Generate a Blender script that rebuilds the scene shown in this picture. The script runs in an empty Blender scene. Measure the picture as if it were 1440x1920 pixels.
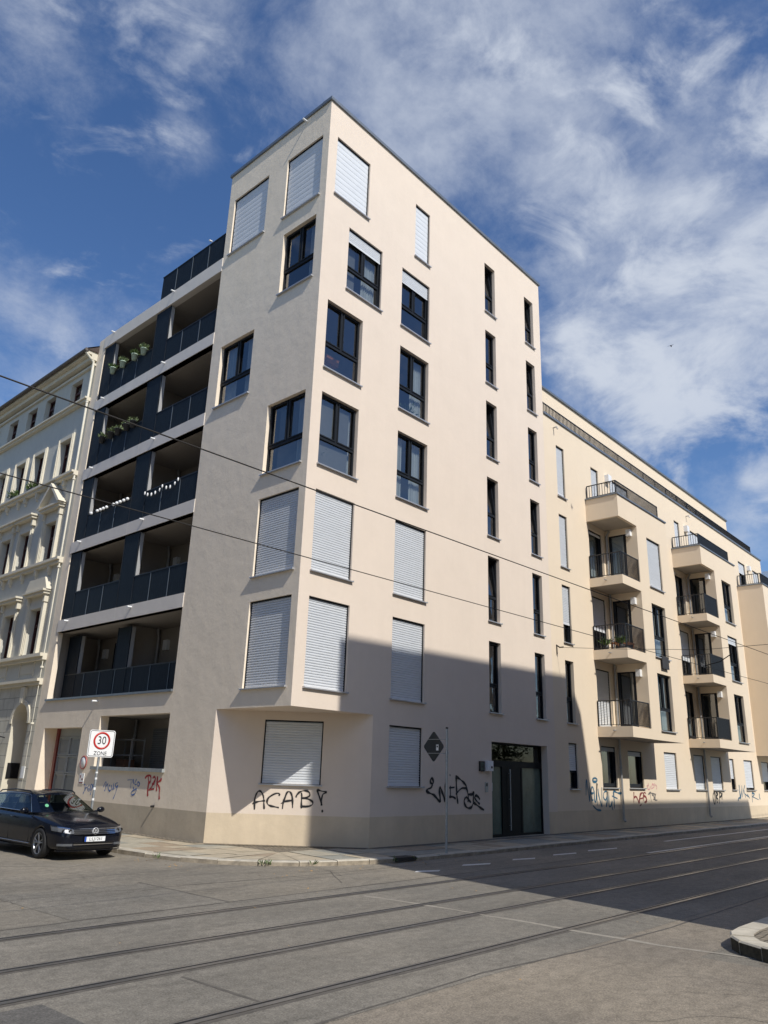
import bpy, bmesh, math, random
from mathutils import Vector, Matrix
random.seed(7)
C = bpy.context.scene.collection
scene = bpy.context.scene
PI = math.pi
# ---------------------------------------------------------------- camera constants (metres, street corner of the house = origin)
CAM = (-13.009, -14.465, 1.96)
ANG = 0.0267                      # the side-street front is turned 1.5 degrees
RIGHT = (0.658391, -0.752021, 0.031393)
DOWN = (0.259461, 0.18761, -0.947356)
FWD = (0.706541, 0.631876, 0.318641)

def gz(x):                        # the street rises gently to the right
    return max(0.0, 0.0045 * (x - 5))

# ================================================================= materials
def nt(name):
    m = bpy.data.materials.new(name); m.use_nodes = True
    n = m.node_tree.nodes; l = m.node_tree.links
    return m, n, l, n['Principled BSDF']

def mat(name, col, rough=.6, metal=0, var=0, vscale=3, bump=0, bscale=60, stretch=(1, 1, 1), spec=.5, coat=0, col2=None, bdist=.01):
    m, n, l, b = nt(name)
    b.inputs['Base Color'].default_value = (*col, 1)
    b.inputs['Roughness'].default_value = rough
    b.inputs['Metallic'].default_value = metal
    b.inputs['Specular IOR Level'].default_value = spec
    b.inputs['Coat Weight'].default_value = coat
    b.inputs['Coat Roughness'].default_value = .03
    if var or bump or col2:
        tc = n.new('ShaderNodeTexCoord'); mp = n.new('ShaderNodeMapping')
        mp.inputs['Scale'].default_value = stretch
        l.new(tc.outputs['Object'], mp.inputs['Vector'])
    if var or col2:
        t = n.new('ShaderNodeTexNoise'); t.inputs['Scale'].default_value = vscale
        t.inputs['Detail'].default_value = 8; t.inputs['Roughness'].default_value = .65
        l.new(mp.outputs['Vector'], t.inputs['Vector'])
        r = n.new('ShaderNodeValToRGB')
        r.color_ramp.elements[0].position = .3; r.color_ramp.elements[1].position = .7
        a = tuple(c * (1 - var) for c in col); c2 = col2 or tuple(min(1, c * (1 + var)) for c in col)
        r.color_ramp.elements[0].color = (*a, 1); r.color_ramp.elements[1].color = (*c2, 1)
        l.new(t.outputs['Fac'], r.inputs['Fac']); l.new(r.outputs['Color'], b.inputs['Base Color'])
    if bump:
        t2 = n.new('ShaderNodeTexNoise'); t2.inputs['Scale'].default_value = bscale
        t2.inputs['Detail'].default_value = 6
        l.new(mp.outputs['Vector'], t2.inputs['Vector'])
        bp = n.new('ShaderNodeBump'); bp.inputs['Strength'].default_value = bump
        bp.inputs['Distance'].default_value = bdist
        l.new(t2.outputs['Fac'], bp.inputs['Height']); l.new(bp.outputs['Normal'], b.inputs['Normal'])
    return m

def stucco(name, col, trowel=.5, grain=.35, var=.035):
    """fine plaster: grain, broad trowel unevenness, faint blotches and a few rain streaks"""
    m, n, l, b = nt(name)
    b.inputs['Roughness'].default_value = .9; b.inputs['Specular IOR Level'].default_value = .2
    tc = n.new('ShaderNodeTexCoord')
    t = n.new('ShaderNodeTexNoise'); t.inputs['Scale'].default_value = .9; t.inputs['Detail'].default_value = 9; t.inputs['Roughness'].default_value = .7
    l.new(tc.outputs['Object'], t.inputs['Vector'])
    mp = n.new('ShaderNodeMapping'); mp.inputs['Scale'].default_value = (3, 3, .22)
    l.new(tc.outputs['Object'], mp.inputs['Vector'])
    ts = n.new('ShaderNodeTexNoise'); ts.inputs['Scale'].default_value = 1.6; ts.inputs['Detail'].default_value = 6
    l.new(mp.outputs['Vector'], ts.inputs['Vector'])
    ad = n.new('ShaderNodeMath'); ad.operation = 'MULTIPLY_ADD'; ad.inputs[1].default_value = .5; 
    hf = n.new('ShaderNodeMath'); hf.operation = 'MULTIPLY'; hf.inputs[1].default_value = .5
    ad.inputs[1].default_value = .22; hf.inputs[1].default_value = .78; l.new(ts.outputs['Fac'], ad.inputs[0]); l.new(t.outputs['Fac'], hf.inputs[0]); l.new(hf.outputs[0], ad.inputs[2])
    r = n.new('ShaderNodeValToRGB'); r.color_ramp.elements[0].position = .33; r.color_ramp.elements[1].position = .66
    r.color_ramp.elements[0].color = (*[c * (1 - var * 1.3) for c in col], 1); r.color_ramp.elements[1].color = (*[min(1, c * (1 + var)) for c in col], 1)
    l.new(ad.outputs[0], r.inputs['Fac']); l.new(r.outputs['Color'], b.inputs['Base Color'])
    g = n.new('ShaderNodeTexNoise'); g.inputs['Scale'].default_value = 130; g.inputs['Detail'].default_value = 4
    l.new(tc.outputs['Object'], g.inputs['Vector'])
    tr = n.new('ShaderNodeTexNoise'); tr.inputs['Scale'].default_value = 2.4; tr.inputs['Detail'].default_value = 7; tr.inputs['Roughness'].default_value = .6
    l.new(tc.outputs['Object'], tr.inputs['Vector'])
    b1 = n.new('ShaderNodeBump'); b1.inputs['Strength'].default_value = grain; b1.inputs['Distance'].default_value = .004
    b2 = n.new('ShaderNodeBump'); b2.inputs['Strength'].default_value = trowel; b2.inputs['Distance'].default_value = .03
    l.new(tr.outputs['Fac'], b2.inputs['Height']); l.new(g.outputs['Fac'], b1.inputs['Height'])
    l.new(b2.outputs['Normal'], b1.inputs['Normal']); l.new(b1.outputs['Normal'], b.inputs['Normal'])
    return m

def glass(name, tint=(.58, .64, .66), ior=2.3):
    m, n, l, b = nt(name); n.remove(b)
    o = n['Material Output']
    t = n.new('ShaderNodeBsdfTransparent'); t.inputs['Color'].default_value = (*tint, 1)
    g = n.new('ShaderNodeBsdfGlossy'); g.inputs['Roughness'].default_value = .012; g.inputs['Color'].default_value = (.95, .97, 1, 1)
    f = n.new('ShaderNodeFresnel'); ge = n.new('ShaderNodeNewGeometry'); im = n.new('ShaderNodeMath'); im.operation = 'MULTIPLY_ADD'
    im.inputs[1].default_value = 1 / ior - ior; im.inputs[2].default_value = ior; l.new(ge.outputs['Backfacing'], im.inputs[0]); l.new(im.outputs[0], f.inputs['IOR'])      # same reflection from both sides of the pane
    tc = n.new('ShaderNodeTexCoord'); nz = n.new('ShaderNodeTexNoise'); nz.inputs['Scale'].default_value = 1.3
    bp = n.new('ShaderNodeBump'); bp.inputs['Strength'].default_value = .12; bp.inputs['Distance'].default_value = .02
    l.new(tc.outputs['Object'], nz.inputs['Vector']); l.new(nz.outputs['Fac'], bp.inputs['Height']); l.new(bp.outputs['Normal'], g.inputs['Normal'])
    mx = n.new('ShaderNodeMixShader')
    l.new(f.outputs[0], mx.inputs[0]); l.new(t.outputs[0], mx.inputs[1]); l.new(g.outputs[0], mx.inputs[2]); l.new(mx.outputs[0], o.inputs['Surface'])
    return m

def ripple(name, a, bcol, scale, rough=.45):
    """perforated sheet: wavy upright lines of small holes"""
    m, n, l, b = nt(name)
    b.inputs['Roughness'].default_value = rough; b.inputs['Specular IOR Level'].default_value = .15
    tc = n.new('ShaderNodeTexCoord'); mp = n.new('ShaderNodeMapping'); mp.inputs['Scale'].default_value = (1, 1, .16)
    l.new(tc.outputs['Object'], mp.inputs['Vector'])
    w = n.new('ShaderNodeTexWave'); w.bands_direction = 'Y'; w.inputs['Scale'].default_value = scale
    w.inputs['Distortion'].default_value = 5; w.inputs['Detail'].default_value = 3; w.inputs['Detail Scale'].default_value = 1.6
    l.new(mp.outputs['Vector'], w.inputs['Vector'])
    r = n.new('ShaderNodeValToRGB'); r.color_ramp.elements[0].position = .35; r.color_ramp.elements[1].position = .75
    r.color_ramp.elements[0].color = (*a, 1); r.color_ramp.elements[1].color = (*bcol, 1)
    l.new(w.outputs['Fac'], r.inputs['Fac']); l.new(r.outputs['Color'], b.inputs['Base Color'])
    return m

def asphalt():
    m, n, l, b = nt('asphalt')
    b.inputs['Roughness'].default_value = .85; b.inputs['Specular IOR Level'].default_value = .3
    tc = n.new('ShaderNodeTexCoord')
    def noise(s, d=8, r=.6, sc=(1, 1, 1)):
        mp = n.new('ShaderNodeMapping'); mp.inputs['Scale'].default_value = sc; l.new(tc.outputs['Object'], mp.inputs['Vector'])
        t = n.new('ShaderNodeTexNoise'); t.inputs['Scale'].default_value = s; t.inputs['Detail'].default_value = d; t.inputs['Roughness'].default_value = r
        l.new(mp.outputs['Vector'], t.inputs['Vector']); return t
    big = noise(.22, 5, .55); mid = noise(1.1, 8, .65, (.35, 1, 1)); fine = noise(48, 3, .7); grit = noise(160, 2, .8)
    def ramp(t, p0, c0, p1, c1):
        r = n.new('ShaderNodeValToRGB'); r.color_ramp.elements[0].position = p0; r.color_ramp.elements[1].position = p1
        r.color_ramp.elements[0].color = (*c0, 1); r.color_ramp.elements[1].color = (*c1, 1); l.new(t.outputs['Fac'], r.inputs['Fac']); return r
    base = ramp(big, .36, ROAD_A, .66, ROAD_B)
    def mul(c, t, p0, lo, p1, hi):
        r = ramp(t, p0, (lo,) * 3, p1, (hi,) * 3); x = n.new('ShaderNodeMix'); x.data_type = 'RGBA'; x.blend_type = 'MULTIPLY'
        x.inputs['Factor'].default_value = 1; l.new(c, x.inputs['A']); l.new(r.outputs['Color'], x.inputs['B']); return x.outputs['Result']
    c = mul(base.outputs['Color'], mid, .3, .82, .7, 1.1); speck = noise(7, 4, .8); c = mul(c, speck, .36, .80, .62, 1.12); oil = noise(2.3, 6, .7, (.25, 1.2, 1)); c = mul(c, oil, .28, .72, .45, 1.0); c = mul(c, fine, .35, .66, .65, 1.18); c = mul(c, grit, .3, .75, .7, 1.2)
    l.new(c, b.inputs['Base Color'])
    bp = n.new('ShaderNodeBump'); bp.inputs['Strength'].default_value = .5; bp.inputs['Distance'].default_value = .008
    l.new(fine.outputs['Fac'], bp.inputs['Height']); l.new(bp.outputs['Normal'], b.inputs['Normal'])
    return m

def slabs(name, c1, c2, mortar, bw, bh, rot=0, msize=.012, bump=.6):
    m, n, l, b = nt(name); b.inputs['Roughness'].default_value = .85; b.inputs['Specular IOR Level'].default_value = .3
    tc = n.new('ShaderNodeTexCoord'); mp = n.new('ShaderNodeMapping'); mp.inputs['Rotation'].default_value = (0, 0, rot)
    nz = n.new('ShaderNodeTexNoise'); nz.inputs['Scale'].default_value = 1.3; nz.inputs['Detail'].default_value = 5
    l.new(tc.outputs['Object'], nz.inputs['Vector'])
    ds = n.new('ShaderNodeMix'); ds.data_type = 'RGBA'; ds.blend_type = 'LINEAR_LIGHT'; ds.inputs['Factor'].default_value = .07
    l.new(tc.outputs['Object'], mp.inputs['Vector']); l.new(mp.outputs['Vector'], ds.inputs['A']); l.new(nz.outputs['Color'], ds.inputs['B'])
    br = n.new('ShaderNodeTexBrick'); br.inputs['Scale'].default_value = 1; br.inputs['Brick Width'].default_value = bw; br.inputs['Row Height'].default_value = bh
    br.inputs['Mortar Size'].default_value = msize; br.inputs['Mortar Smooth'].default_value = .3; br.offset = .37; br.squash = 1.3; br.squash_frequency = 3
    br.inputs['Color1'].default_value = (*c1, 1); br.inputs['Color2'].default_value = (*c2, 1); br.inputs['Mortar'].default_value = (*mortar, 1)
    l.new(ds.outputs['Result'], br.inputs['Vector'])
    t = n.new('ShaderNodeTexNoise'); t.inputs['Scale'].default_value = 9; t.inputs['Detail'].default_value = 9; t.inputs['Roughness'].default_value = .7
    l.new(tc.outputs['Object'], t.inputs['Vector'])
    r = n.new('ShaderNodeValToRGB'); r.color_ramp.elements[0].position = .3; r.color_ramp.elements[1].position = .7
    r.color_ramp.elements[0].color = (.6, .58, .55, 1); r.color_ramp.elements[1].color = (1.15, 1.15, 1.1, 1)
    l.new(t.outputs['Fac'], r.inputs['Fac'])
    x = n.new('ShaderNodeMix'); x.data_type = 'RGBA'; x.blend_type = 'MULTIPLY'; x.inputs['Factor'].default_value = 1
    l.new(br.outputs['Color'], x.inputs['A']); l.new(r.outputs['Color'], x.inputs['B']); l.new(x.outputs['Result'], b.inputs['Base Color'])
    bp = n.new('ShaderNodeBump'); bp.inputs['Strength'].default_value = bump; bp.inputs['Distance'].default_value = .015
    iv = n.new('ShaderNodeMath'); iv.operation = 'MULTIPLY_ADD'; iv.inputs[1].default_value = -1
    sc = n.new('ShaderNodeMath'); sc.operation = 'MULTIPLY'; sc.inputs[1].default_value = .6
    l.new(t.outputs['Fac'], sc.inputs[0]); l.new(br.outputs['Fac'], iv.inputs[0]); l.new(sc.outputs[0], iv.inputs[2])
    l.new(iv.outputs[0], bp.inputs['Height']); l.new(bp.outputs['Normal'], b.inputs['Normal'])
    return m

def ashlar(name, col):
    """old plaster scored with block joints on a wall that runs along Y"""
    m, n, l, b = nt(name); b.inputs['Roughness'].default_value = .9
    tc = n.new('ShaderNodeTexCoord'); sp = n.new('ShaderNodeSeparateXYZ'); cb = n.new('ShaderNodeCombineXYZ')
    l.new(tc.outputs['Object'], sp.inputs[0]); l.new(sp.outputs['Y'], cb.inputs['X']); l.new(sp.outputs['Z'], cb.inputs['Y'])
    br = n.new('ShaderNodeTexBrick'); br.inputs['Scale'].default_value = 1; br.inputs['Brick Width'].default_value = .95; br.inputs['Row Height'].default_value = .42
    br.inputs['Mortar Size'].default_value = .014; br.inputs['Color1'].default_value = (*col, 1); br.inputs['Color2'].default_value = (*[c * .95 for c in col], 1)
    br.inputs['Mortar'].default_value = (*[c * .62 for c in col], 1); l.new(cb.outputs[0], br.inputs['Vector'])
    t = n.new('ShaderNodeTexNoise'); t.inputs['Scale'].default_value = 2.2; t.inputs['Detail'].default_value = 8; l.new(tc.outputs['Object'], t.inputs['Vector'])
    r = n.new('ShaderNodeValToRGB'); r.color_ramp.elements[0].position = .3; r.color_ramp.elements[0].color = (.8, .79, .76, 1); r.color_ramp.elements[1].position = .65
    l.new(t.outputs['Fac'], r.inputs['Fac'])
    x = n.new('ShaderNodeMix'); x.data_type = 'RGBA'; x.blend_type = 'MULTIPLY'; x.inputs['Factor'].default_value = 1
    l.new(br.outputs['Color'], x.inputs['A']); l.new(r.outputs['Color'], x.inputs['B']); l.new(x.outputs['Result'], b.inputs['Base Color'])
    bp = n.new('ShaderNodeBump'); bp.invert = True; bp.inputs['Strength'].default_value = .8; bp.inputs['Distance'].default_value = .02
    l.new(br.outputs['Fac'], bp.inputs['Height']); l.new(bp.outputs['Normal'], b.inputs['Normal'])
    return m

ROAD_A = (.205, .188, .156); ROAD_B = (.295, .260, .204)
M = {}
M['tower'] = stucco('stucco_peach', (.75, .645, .54), .24, .35, .03)
M['towerside'] = stucco('stucco_peach_rough_lightened', (.87, .755, .605), .45, .45, .04)  # same peach paint, lightened to make up for weak sun on the side front
M['wing'] = stucco('stucco_yellow_cream', (.775, .655, .50), .2, .3, .018)
M['plinth'] = stucco('stucco_plinth', (.66, .55, .40), .4, .4, .09)
M['plinthw'] = stucco('stucco_plinth_grey', (.52, .45, .345), .4, .4, .1)
M['loggia'] = stucco('stucco_loggia_shaded', (.37, .33, .285), .3)  # house paint darkened to stand in for shade inside the loggias
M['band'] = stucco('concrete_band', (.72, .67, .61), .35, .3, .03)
M['soffit'] = stucco('soffit_paint_shaded', (.40, .36, .31), .4)  # beige paint darkened to stand in for shade under the slabs
M['frame'] = mat('anthracite_frame', (.016, .019, .024), .5, var=.1, spec=.18)
M['rail'] = mat('rail_steel', (.014, .016, .019), .5, var=.15, vscale=8)
M['post'] = mat('rail_post_steel', (.10, .12, .14), .4, .3, var=.1)
M['panel'] = ripple('perforated_navy_sheet', (.004, .006, .010), (.021, .032, .043), 9, .6)
M['fin'] = mat('grey_sheet', (.42, .42, .42), .5, .2, var=.08)
M['shutter'] = mat('shutter_aluminium', (.66, .685, .71), .5, 0, var=.05, vscale=2, stretch=(1, 1, 6))
M['sill'] = mat('sill_aluminium', (.50, .51, .53), .38, .5, var=.08)
M['zinc'] = mat('zinc_coping', (.20, .225, .255), .45, .5, var=.12, vscale=4)
M['glass'] = glass('window_glass'); M['glasslow'] = glass('fanlight_glass', (.4, .45, .42), 1.42); M['doorblack'] = mat('door_black_paint', (.007, .008, .009), .5, var=.1, spec=.15)
M['frost'] = mat('frosted_glass', (.085, .125, .108), .22, 0, var=.3, vscale=1.2, spec=.4)
M['room'] = mat('room_interior', (.22, .2, .18), .9, var=.2, vscale=.8)
M['curtain'] = mat('curtain_cloth', (.62, .6, .56), .9, var=.1, vscale=12, stretch=(6, 6, .3))
M['white'] = mat('white_plastic', (.82, .83, .83), .45, var=.03)
M['pipe'] = mat('downpipe_zinc', (.38, .38, .38), .45, .4, var=.12, vscale=5)
M['steel'] = mat('galvanised_steel', (.42, .45, .47), .42, .65, var=.18, vscale=14)
M['black'] = mat('black_plastic', (.012, .012, .014), .4, var=.1)
M['asphalt'] = asphalt()
ROAD_A, ROAD_B = (.235, .205, .164), (.325, .278, .212); M['asphaltw'] = asphalt(); ROAD_A, ROAD_B = (.195, .181, .153), (.268, .242, .198); M['asphaltt'] = asphalt(); ROAD_A, ROAD_B = (.12, .115, .105), (.16, .15, .135); M['asphaltd'] = asphalt()
M['walk'] = mat('sand_joint', (.10, .088, .066), .95, 0, .3, 8)
SLABS = [mat('granite_slab_' + k, c_, .85, 0, .2, 5, .4, 45) for k, c_ in (('cream', (.43, .365, .26)), ('grey', (.275, .27, .23)), ('brown', (.33, .26, .18)), ('pale', (.38, .345, .265)))]
M['walk2'] = slabs('small_pavers', (.30, .255, .20), (.22, .195, .16), (.10, .09, .07), .12, .1, 0)
M['kerb'] = mat('granite_kerb', (.46, .42, .34), .85, 0, .22, 3.5, .5, 40)
M['kerbdark'] = mat('granite_kerb_dirt_shade', (.075, .066, .048), .95, 0, .5, 6, .7, 30, spec=.1)  # far kerb's front face: dirt, with the shade on that face painted in
M['railway'] = mat('tram_rail_steel', (.30, .29, .275), .34, .8, .2, 9)
M['tar'] = mat('tar_filler', (.10, .09, .076), .85, 0, .3, 6, .4, 50)
M['groove'] = mat('rail_groove', (.012, .011, .01), .8, var=.2)
M['paint'] = mat('road_paint', (.62, .61, .57), .7, 0, .2, 9)
M['paintold'] = mat('worn_road_paint', (.285, .26, .215), .8, 0, .22, 5)
M['leafdry'] = mat('dry_leaf', (.42, .26, .10), .8, var=.2)

# ================================================================= mesh helpers
class Fr:
    def __init__(s, o, u, n, v=(0, 0, 1)):
        s.o = Vector(o); s.u = Vector(u); s.n = Vector(n); s.v = Vector(v)
    def p(s, a, b, c=0):
        return s.o + s.u * a + s.v * b + s.n * c

W0 = Fr((0, 0, 0), (1, 0, 0), (0, 1, 0))         # a=x, b=z, c=y
FR = Fr((0, 0, 0), (1, 0, 0), (0, -1, 0))
EU = (math.sin(ANG), math.cos(ANG), 0); EN = (-math.cos(ANG), math.sin(ANG), 0)
FL = Fr((0, 0, 0), EU, EN)
LP = Vector((3.05 * EU[0], 3.05 * EU[1], 0)); RP = Vector((3.0, 0, 0))
UC = (RP - LP).normalized(); CW = (RP - LP).length
FC = Fr(LP, UC, (UC.y, -UC.x, 0))

class MB:
    def __init__(s): s.v = []; s.f = []; s.m = []; s.sm = []
    def add(s, pts, faces, mi=0, smooth=False):
        k = len(s.v); s.v += [tuple(p) for p in pts]
        for f in faces: s.f.append([k + i for i in f]); s.m.append(mi); s.sm.append(smooth)
    def quad(s, a, b, c, d, mi=0): s.add([a, b, c, d], [[0, 1, 2, 3]], mi)
    def rect(s, F, a0, a1, b0, b1, c=0, mi=0): s.quad(F.p(a0, b0, c), F.p(a1, b0, c), F.p(a1, b1, c), F.p(a0, b1, c), mi)
    def box(s, F, a0, a1, b0, b1, c0, c1, mi=0):
        P = [F.p(a, b, c) for c in (c0, c1) for b in (b0, b1) for a in (a0, a1)]
        s.add(P, [[0, 1, 3, 2], [4, 6, 7, 5], [0, 4, 5, 1], [2, 3, 7, 6], [0, 2, 6, 4], [1, 5, 7, 3]], mi)
    def tube(s, pts, r, n=8, mi=0, cap=True):
        pts = [Vector(p) for p in pts]; k = len(pts); rr = r if isinstance(r, (list, tuple)) else [r] * k
        rings = []
        t0 = (pts[1] - pts[0]).normalized(); up = Vector((0, 0, 1)) if abs(t0.z) < .9 else Vector((1, 0, 0))
        for i, p in enumerate(pts):
            t = (pts[min(i + 1, k - 1)] - pts[max(i - 1, 0)]).normalized()
            x = t.cross(up).normalized(); y = x.cross(t)
            rings += [p + x * rr[i] * math.cos(2 * PI * j / n) + y * rr[i] * math.sin(2 * PI * j / n) for j in range(n)]
        fs = [[i * n + j, i * n + (j + 1) % n, (i + 1) * n + (j + 1) % n, (i + 1) * n + j] for i in range(k - 1) for j in range(n)]
        s.add(rings, fs, mi, True)
        if cap:
            s.add(rings[:n], [list(range(n))[::-1]], mi); s.add(rings[-n:], [list(range(n))], mi)
    def lathe(s, o, ax, prof, n=20, mi=0):
        """prof: (radius, height along ax)"""
        ax = Vector(ax).normalized(); o = Vector(o); t = Vector((0, 0, 1)) if abs(ax.z) < .9 else Vector((1, 0, 0))
        x = ax.cross(t).normalized(); y = ax.cross(x); P = []
        for r, h in prof: P += [o + ax * h + (x * math.cos(2 * PI * j / n) + y * math.sin(2 * PI * j / n)) * r for j in range(n)]
        k = len(prof)
        s.add(P, [[i * n + j, i * n + (j + 1) % n, (i + 1) * n + (j + 1) % n, (i + 1) * n + j] for i in range(k - 1) for j in range(n)], mi, True)
    def ball(s, o, r, mi=0, n=10, sq=(1, 1, 1)):
        P = []; F_ = []
        for i in range(n // 2 + 1):
            th = PI * i / (n // 2)
            for j in range(n):
                ph = 2 * PI * j / n
                P.append((o[0] + r * sq[0] * math.sin(th) * math.cos(ph), o[1] + r * sq[1] * math.sin(th) * math.sin(ph), o[2] + r * sq[2] * math.cos(th)))
        for i in range(n // 2):
            for j in range(n): F_.append([i * n + j, i * n + (j + 1) % n, (i + 1) * n + (j + 1) % n, (i + 1) * n + j])
        s.add(P, F_, mi, True)
    def prism(s, F, poly, c0, c1, mi=0):
        """extruded outline in the frame"""
        n = len(poly); P = [F.p(a, b, c0) for a, b in poly] + [F.p(a, b, c1) for a, b in poly]
        s.add(P, [list(range(n))[::-1], list(range(n, 2 * n))] + [[i, (i + 1) % n, n + (i + 1) % n, n + i] for i in range(n)], mi)
    def build(s, name, mats, parent=None, weld=False):
        me = bpy.data.meshes.new(name); me.from_pydata(s.v, [], s.f)
        for m in (mats if isinstance(mats, (list, tuple)) else [mats]): me.materials.append(m)
        me.polygons.foreach_set('material_index', s.m); me.polygons.foreach_set('use_smooth', s.sm)
        bm = bmesh.new(); bm.from_mesh(me)
        if weld: bmesh.ops.remove_doubles(bm, verts=bm.verts, dist=1e-4)
        bmesh.ops.recalc_face_normals(bm, faces=bm.faces)
        bm.to_mesh(me); bm.free(); me.update()
        o = bpy.data.objects.new(name, me); C.objects.link(o)
        if parent is not None: adopt(o, parent)
        return o

BASE = {}
def adopt(o, parent):
    o.parent = parent
    loc = BASE.get(parent.name, Vector((0, 0, 0)))
    o.matrix_parent_inverse = Matrix.Translation(-loc)

def thing(name, label, cat, loc=(0, 0, 0), group=None):
    o = bpy.data.objects.new(name, None); C.objects.link(o); o.location = loc; o.empty_display_size = .2
    BASE[o.name] = Vector(loc); o['label'] = label; o['category'] = cat
    if group: o['group'] = group
    return o
def tag(o, label, cat, group=None):
    o['label'] = label; o['category'] = cat
    if group: o['group'] = group
    return o
def struct(name, mb, m):
    o = mb.build(name, m); o['kind'] = 'structure'; return o

def text_mesh(name, s, size, F, a, b, c, m, parent, sx=1.0, thick=.002, align='CENTER'):
    cu = bpy.data.curves.new(name, 'FONT'); cu.body = s; cu.size = size; cu.align_x = align; cu.align_y = 'CENTER'; cu.extrude = thick; cu.resolution_u = 3
    t = bpy.data.objects.new(name, cu); C.objects.link(t)
    bpy.context.view_layer.update()
    me = bpy.data.meshes.new_from_object(t.evaluated_get(bpy.context.evaluated_depsgraph_get()))
    bpy.data.objects.remove(t); me.name = name
    for v in me.vertices:
        v.co = F.p(a + v.co.x * sx, b + v.co.y, c + v.co.z)
    me.materials.clear(); me.materials.append(m)
    o = bpy.data.objects.new(name, me); C.objects.link(o); adopt(o, parent); return o

def wall(mb, F, a0, a1, b0, b1, ops, cuts=(), acuts=(), rev=0, mi=0, pl=None, plmi=1, c=0):
    """flat wall with openings (a0,a1,b0,b1,depth); depth None = plain hole"""
    A = sorted({a0, a1, *[o[0] for o in ops], *[o[1] for o in ops], *acuts}); A = [a for a in A if a0 <= a <= a1]
    B = sorted({b0, b1, *[o[2] for o in ops], *[o[3] for o in ops], *cuts}); B = [b for b in B if b0 <= b <= b1]
    for i in range(len(A) - 1):
        for j in range(len(B) - 1):
            x, z = (A[i] + A[i + 1]) / 2, (B[j] + B[j + 1]) / 2
            if any(o[0] < x < o[1] and o[2] < z < o[3] for o in ops): continue
            mb.rect(F, A[i], A[i + 1], B[j], B[j + 1], c, plmi if pl and z < pl else mi)
    for o in ops:
        if o[4] is None: continue
        x0, x1, z0, z1, d = o[:5]; P = F.p
        mb.quad(P(x0, z0, c), P(x0, z1, c), P(x0, z1, c - d), P(x0, z0, c - d), rev); mb.quad(P(x1, z0, c), P(x1, z1, c), P(x1, z1, c - d), P(x1, z0, c - d), rev)
        mb.quad(P(x0, z1, c), P(x1, z1, c), P(x1, z1, c - d), P(x0, z1, c - d), rev); mb.quad(P(x0, z0, c), P(x1, z0, c), P(x1, z0, c - d), P(x0, z0, c - d), rev)

ROOMS = MB()
def room(F, a0, a1, b0, b1, c, depth=2.2, ext=.35):
    lo = .02 if F in (FR, FL) and a0 < 1.2 else ext
    if F in (FR, FL) and a0 < 6: depth = 1.6 if a0 > 2.5 else 1.5
    x0, x1, z0, z1, c1 = a0 - lo, a1 + ext, b0 - .1, b1 + .25, c - depth
    P = F.p
    for q in ([(x0, z0, c1), (x1, z0, c1), (x1, z1, c1), (x0, z1, c1)], [(x0, z0, c), (x0, z0, c1), (x0, z1, c1), (x0, z1, c)], [(x1, z0, c), (x1, z0, c1), (x1, z1, c1), (x1, z1, c)],
              [(x0, z0, c), (x1, z0, c), (x1, z0, c1), (x0, z0, c1)], [(x0, z1, c), (x1, z1, c), (x1, z1, c1), (x0, z1, c1)]):
        ROOMS.quad(*[P(*k) for k in q])
    # the bits of wall beside the opening, seen from inside
    ROOMS.rect(F, x0, a0, z0, z1, c); ROOMS.rect(F, a1, x1, z0, z1, c); ROOMS.rect(F, a0, a1, b1, z1, c); ROOMS.rect(F, a0, a1, z0, b0, c)

def shutter_mb(F, a0, a1, top, bot, c, pitch=.056, dep=.02):
    mb = MB(); z = top; prof = []
    while z > bot + .06:
        prof += [(z, c - dep), (z - .012, c - dep), (z - .018, c - .003), (z - pitch * .55, c), (z - pitch + .006, c - .003), (z - pitch, c - dep)]; z -= pitch
    P = [F.p(a, z_, c_) for z_, c_ in prof for a in (a0, a1)]
    mb.add(P, [[2 * i, 2 * i + 1, 2 * i + 3, 2 * i + 2] for i in range(len(prof) - 1)])
    mb.box(F, a0, a1, bot, z + .002, c - .012, c + .004)
    return mb

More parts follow.
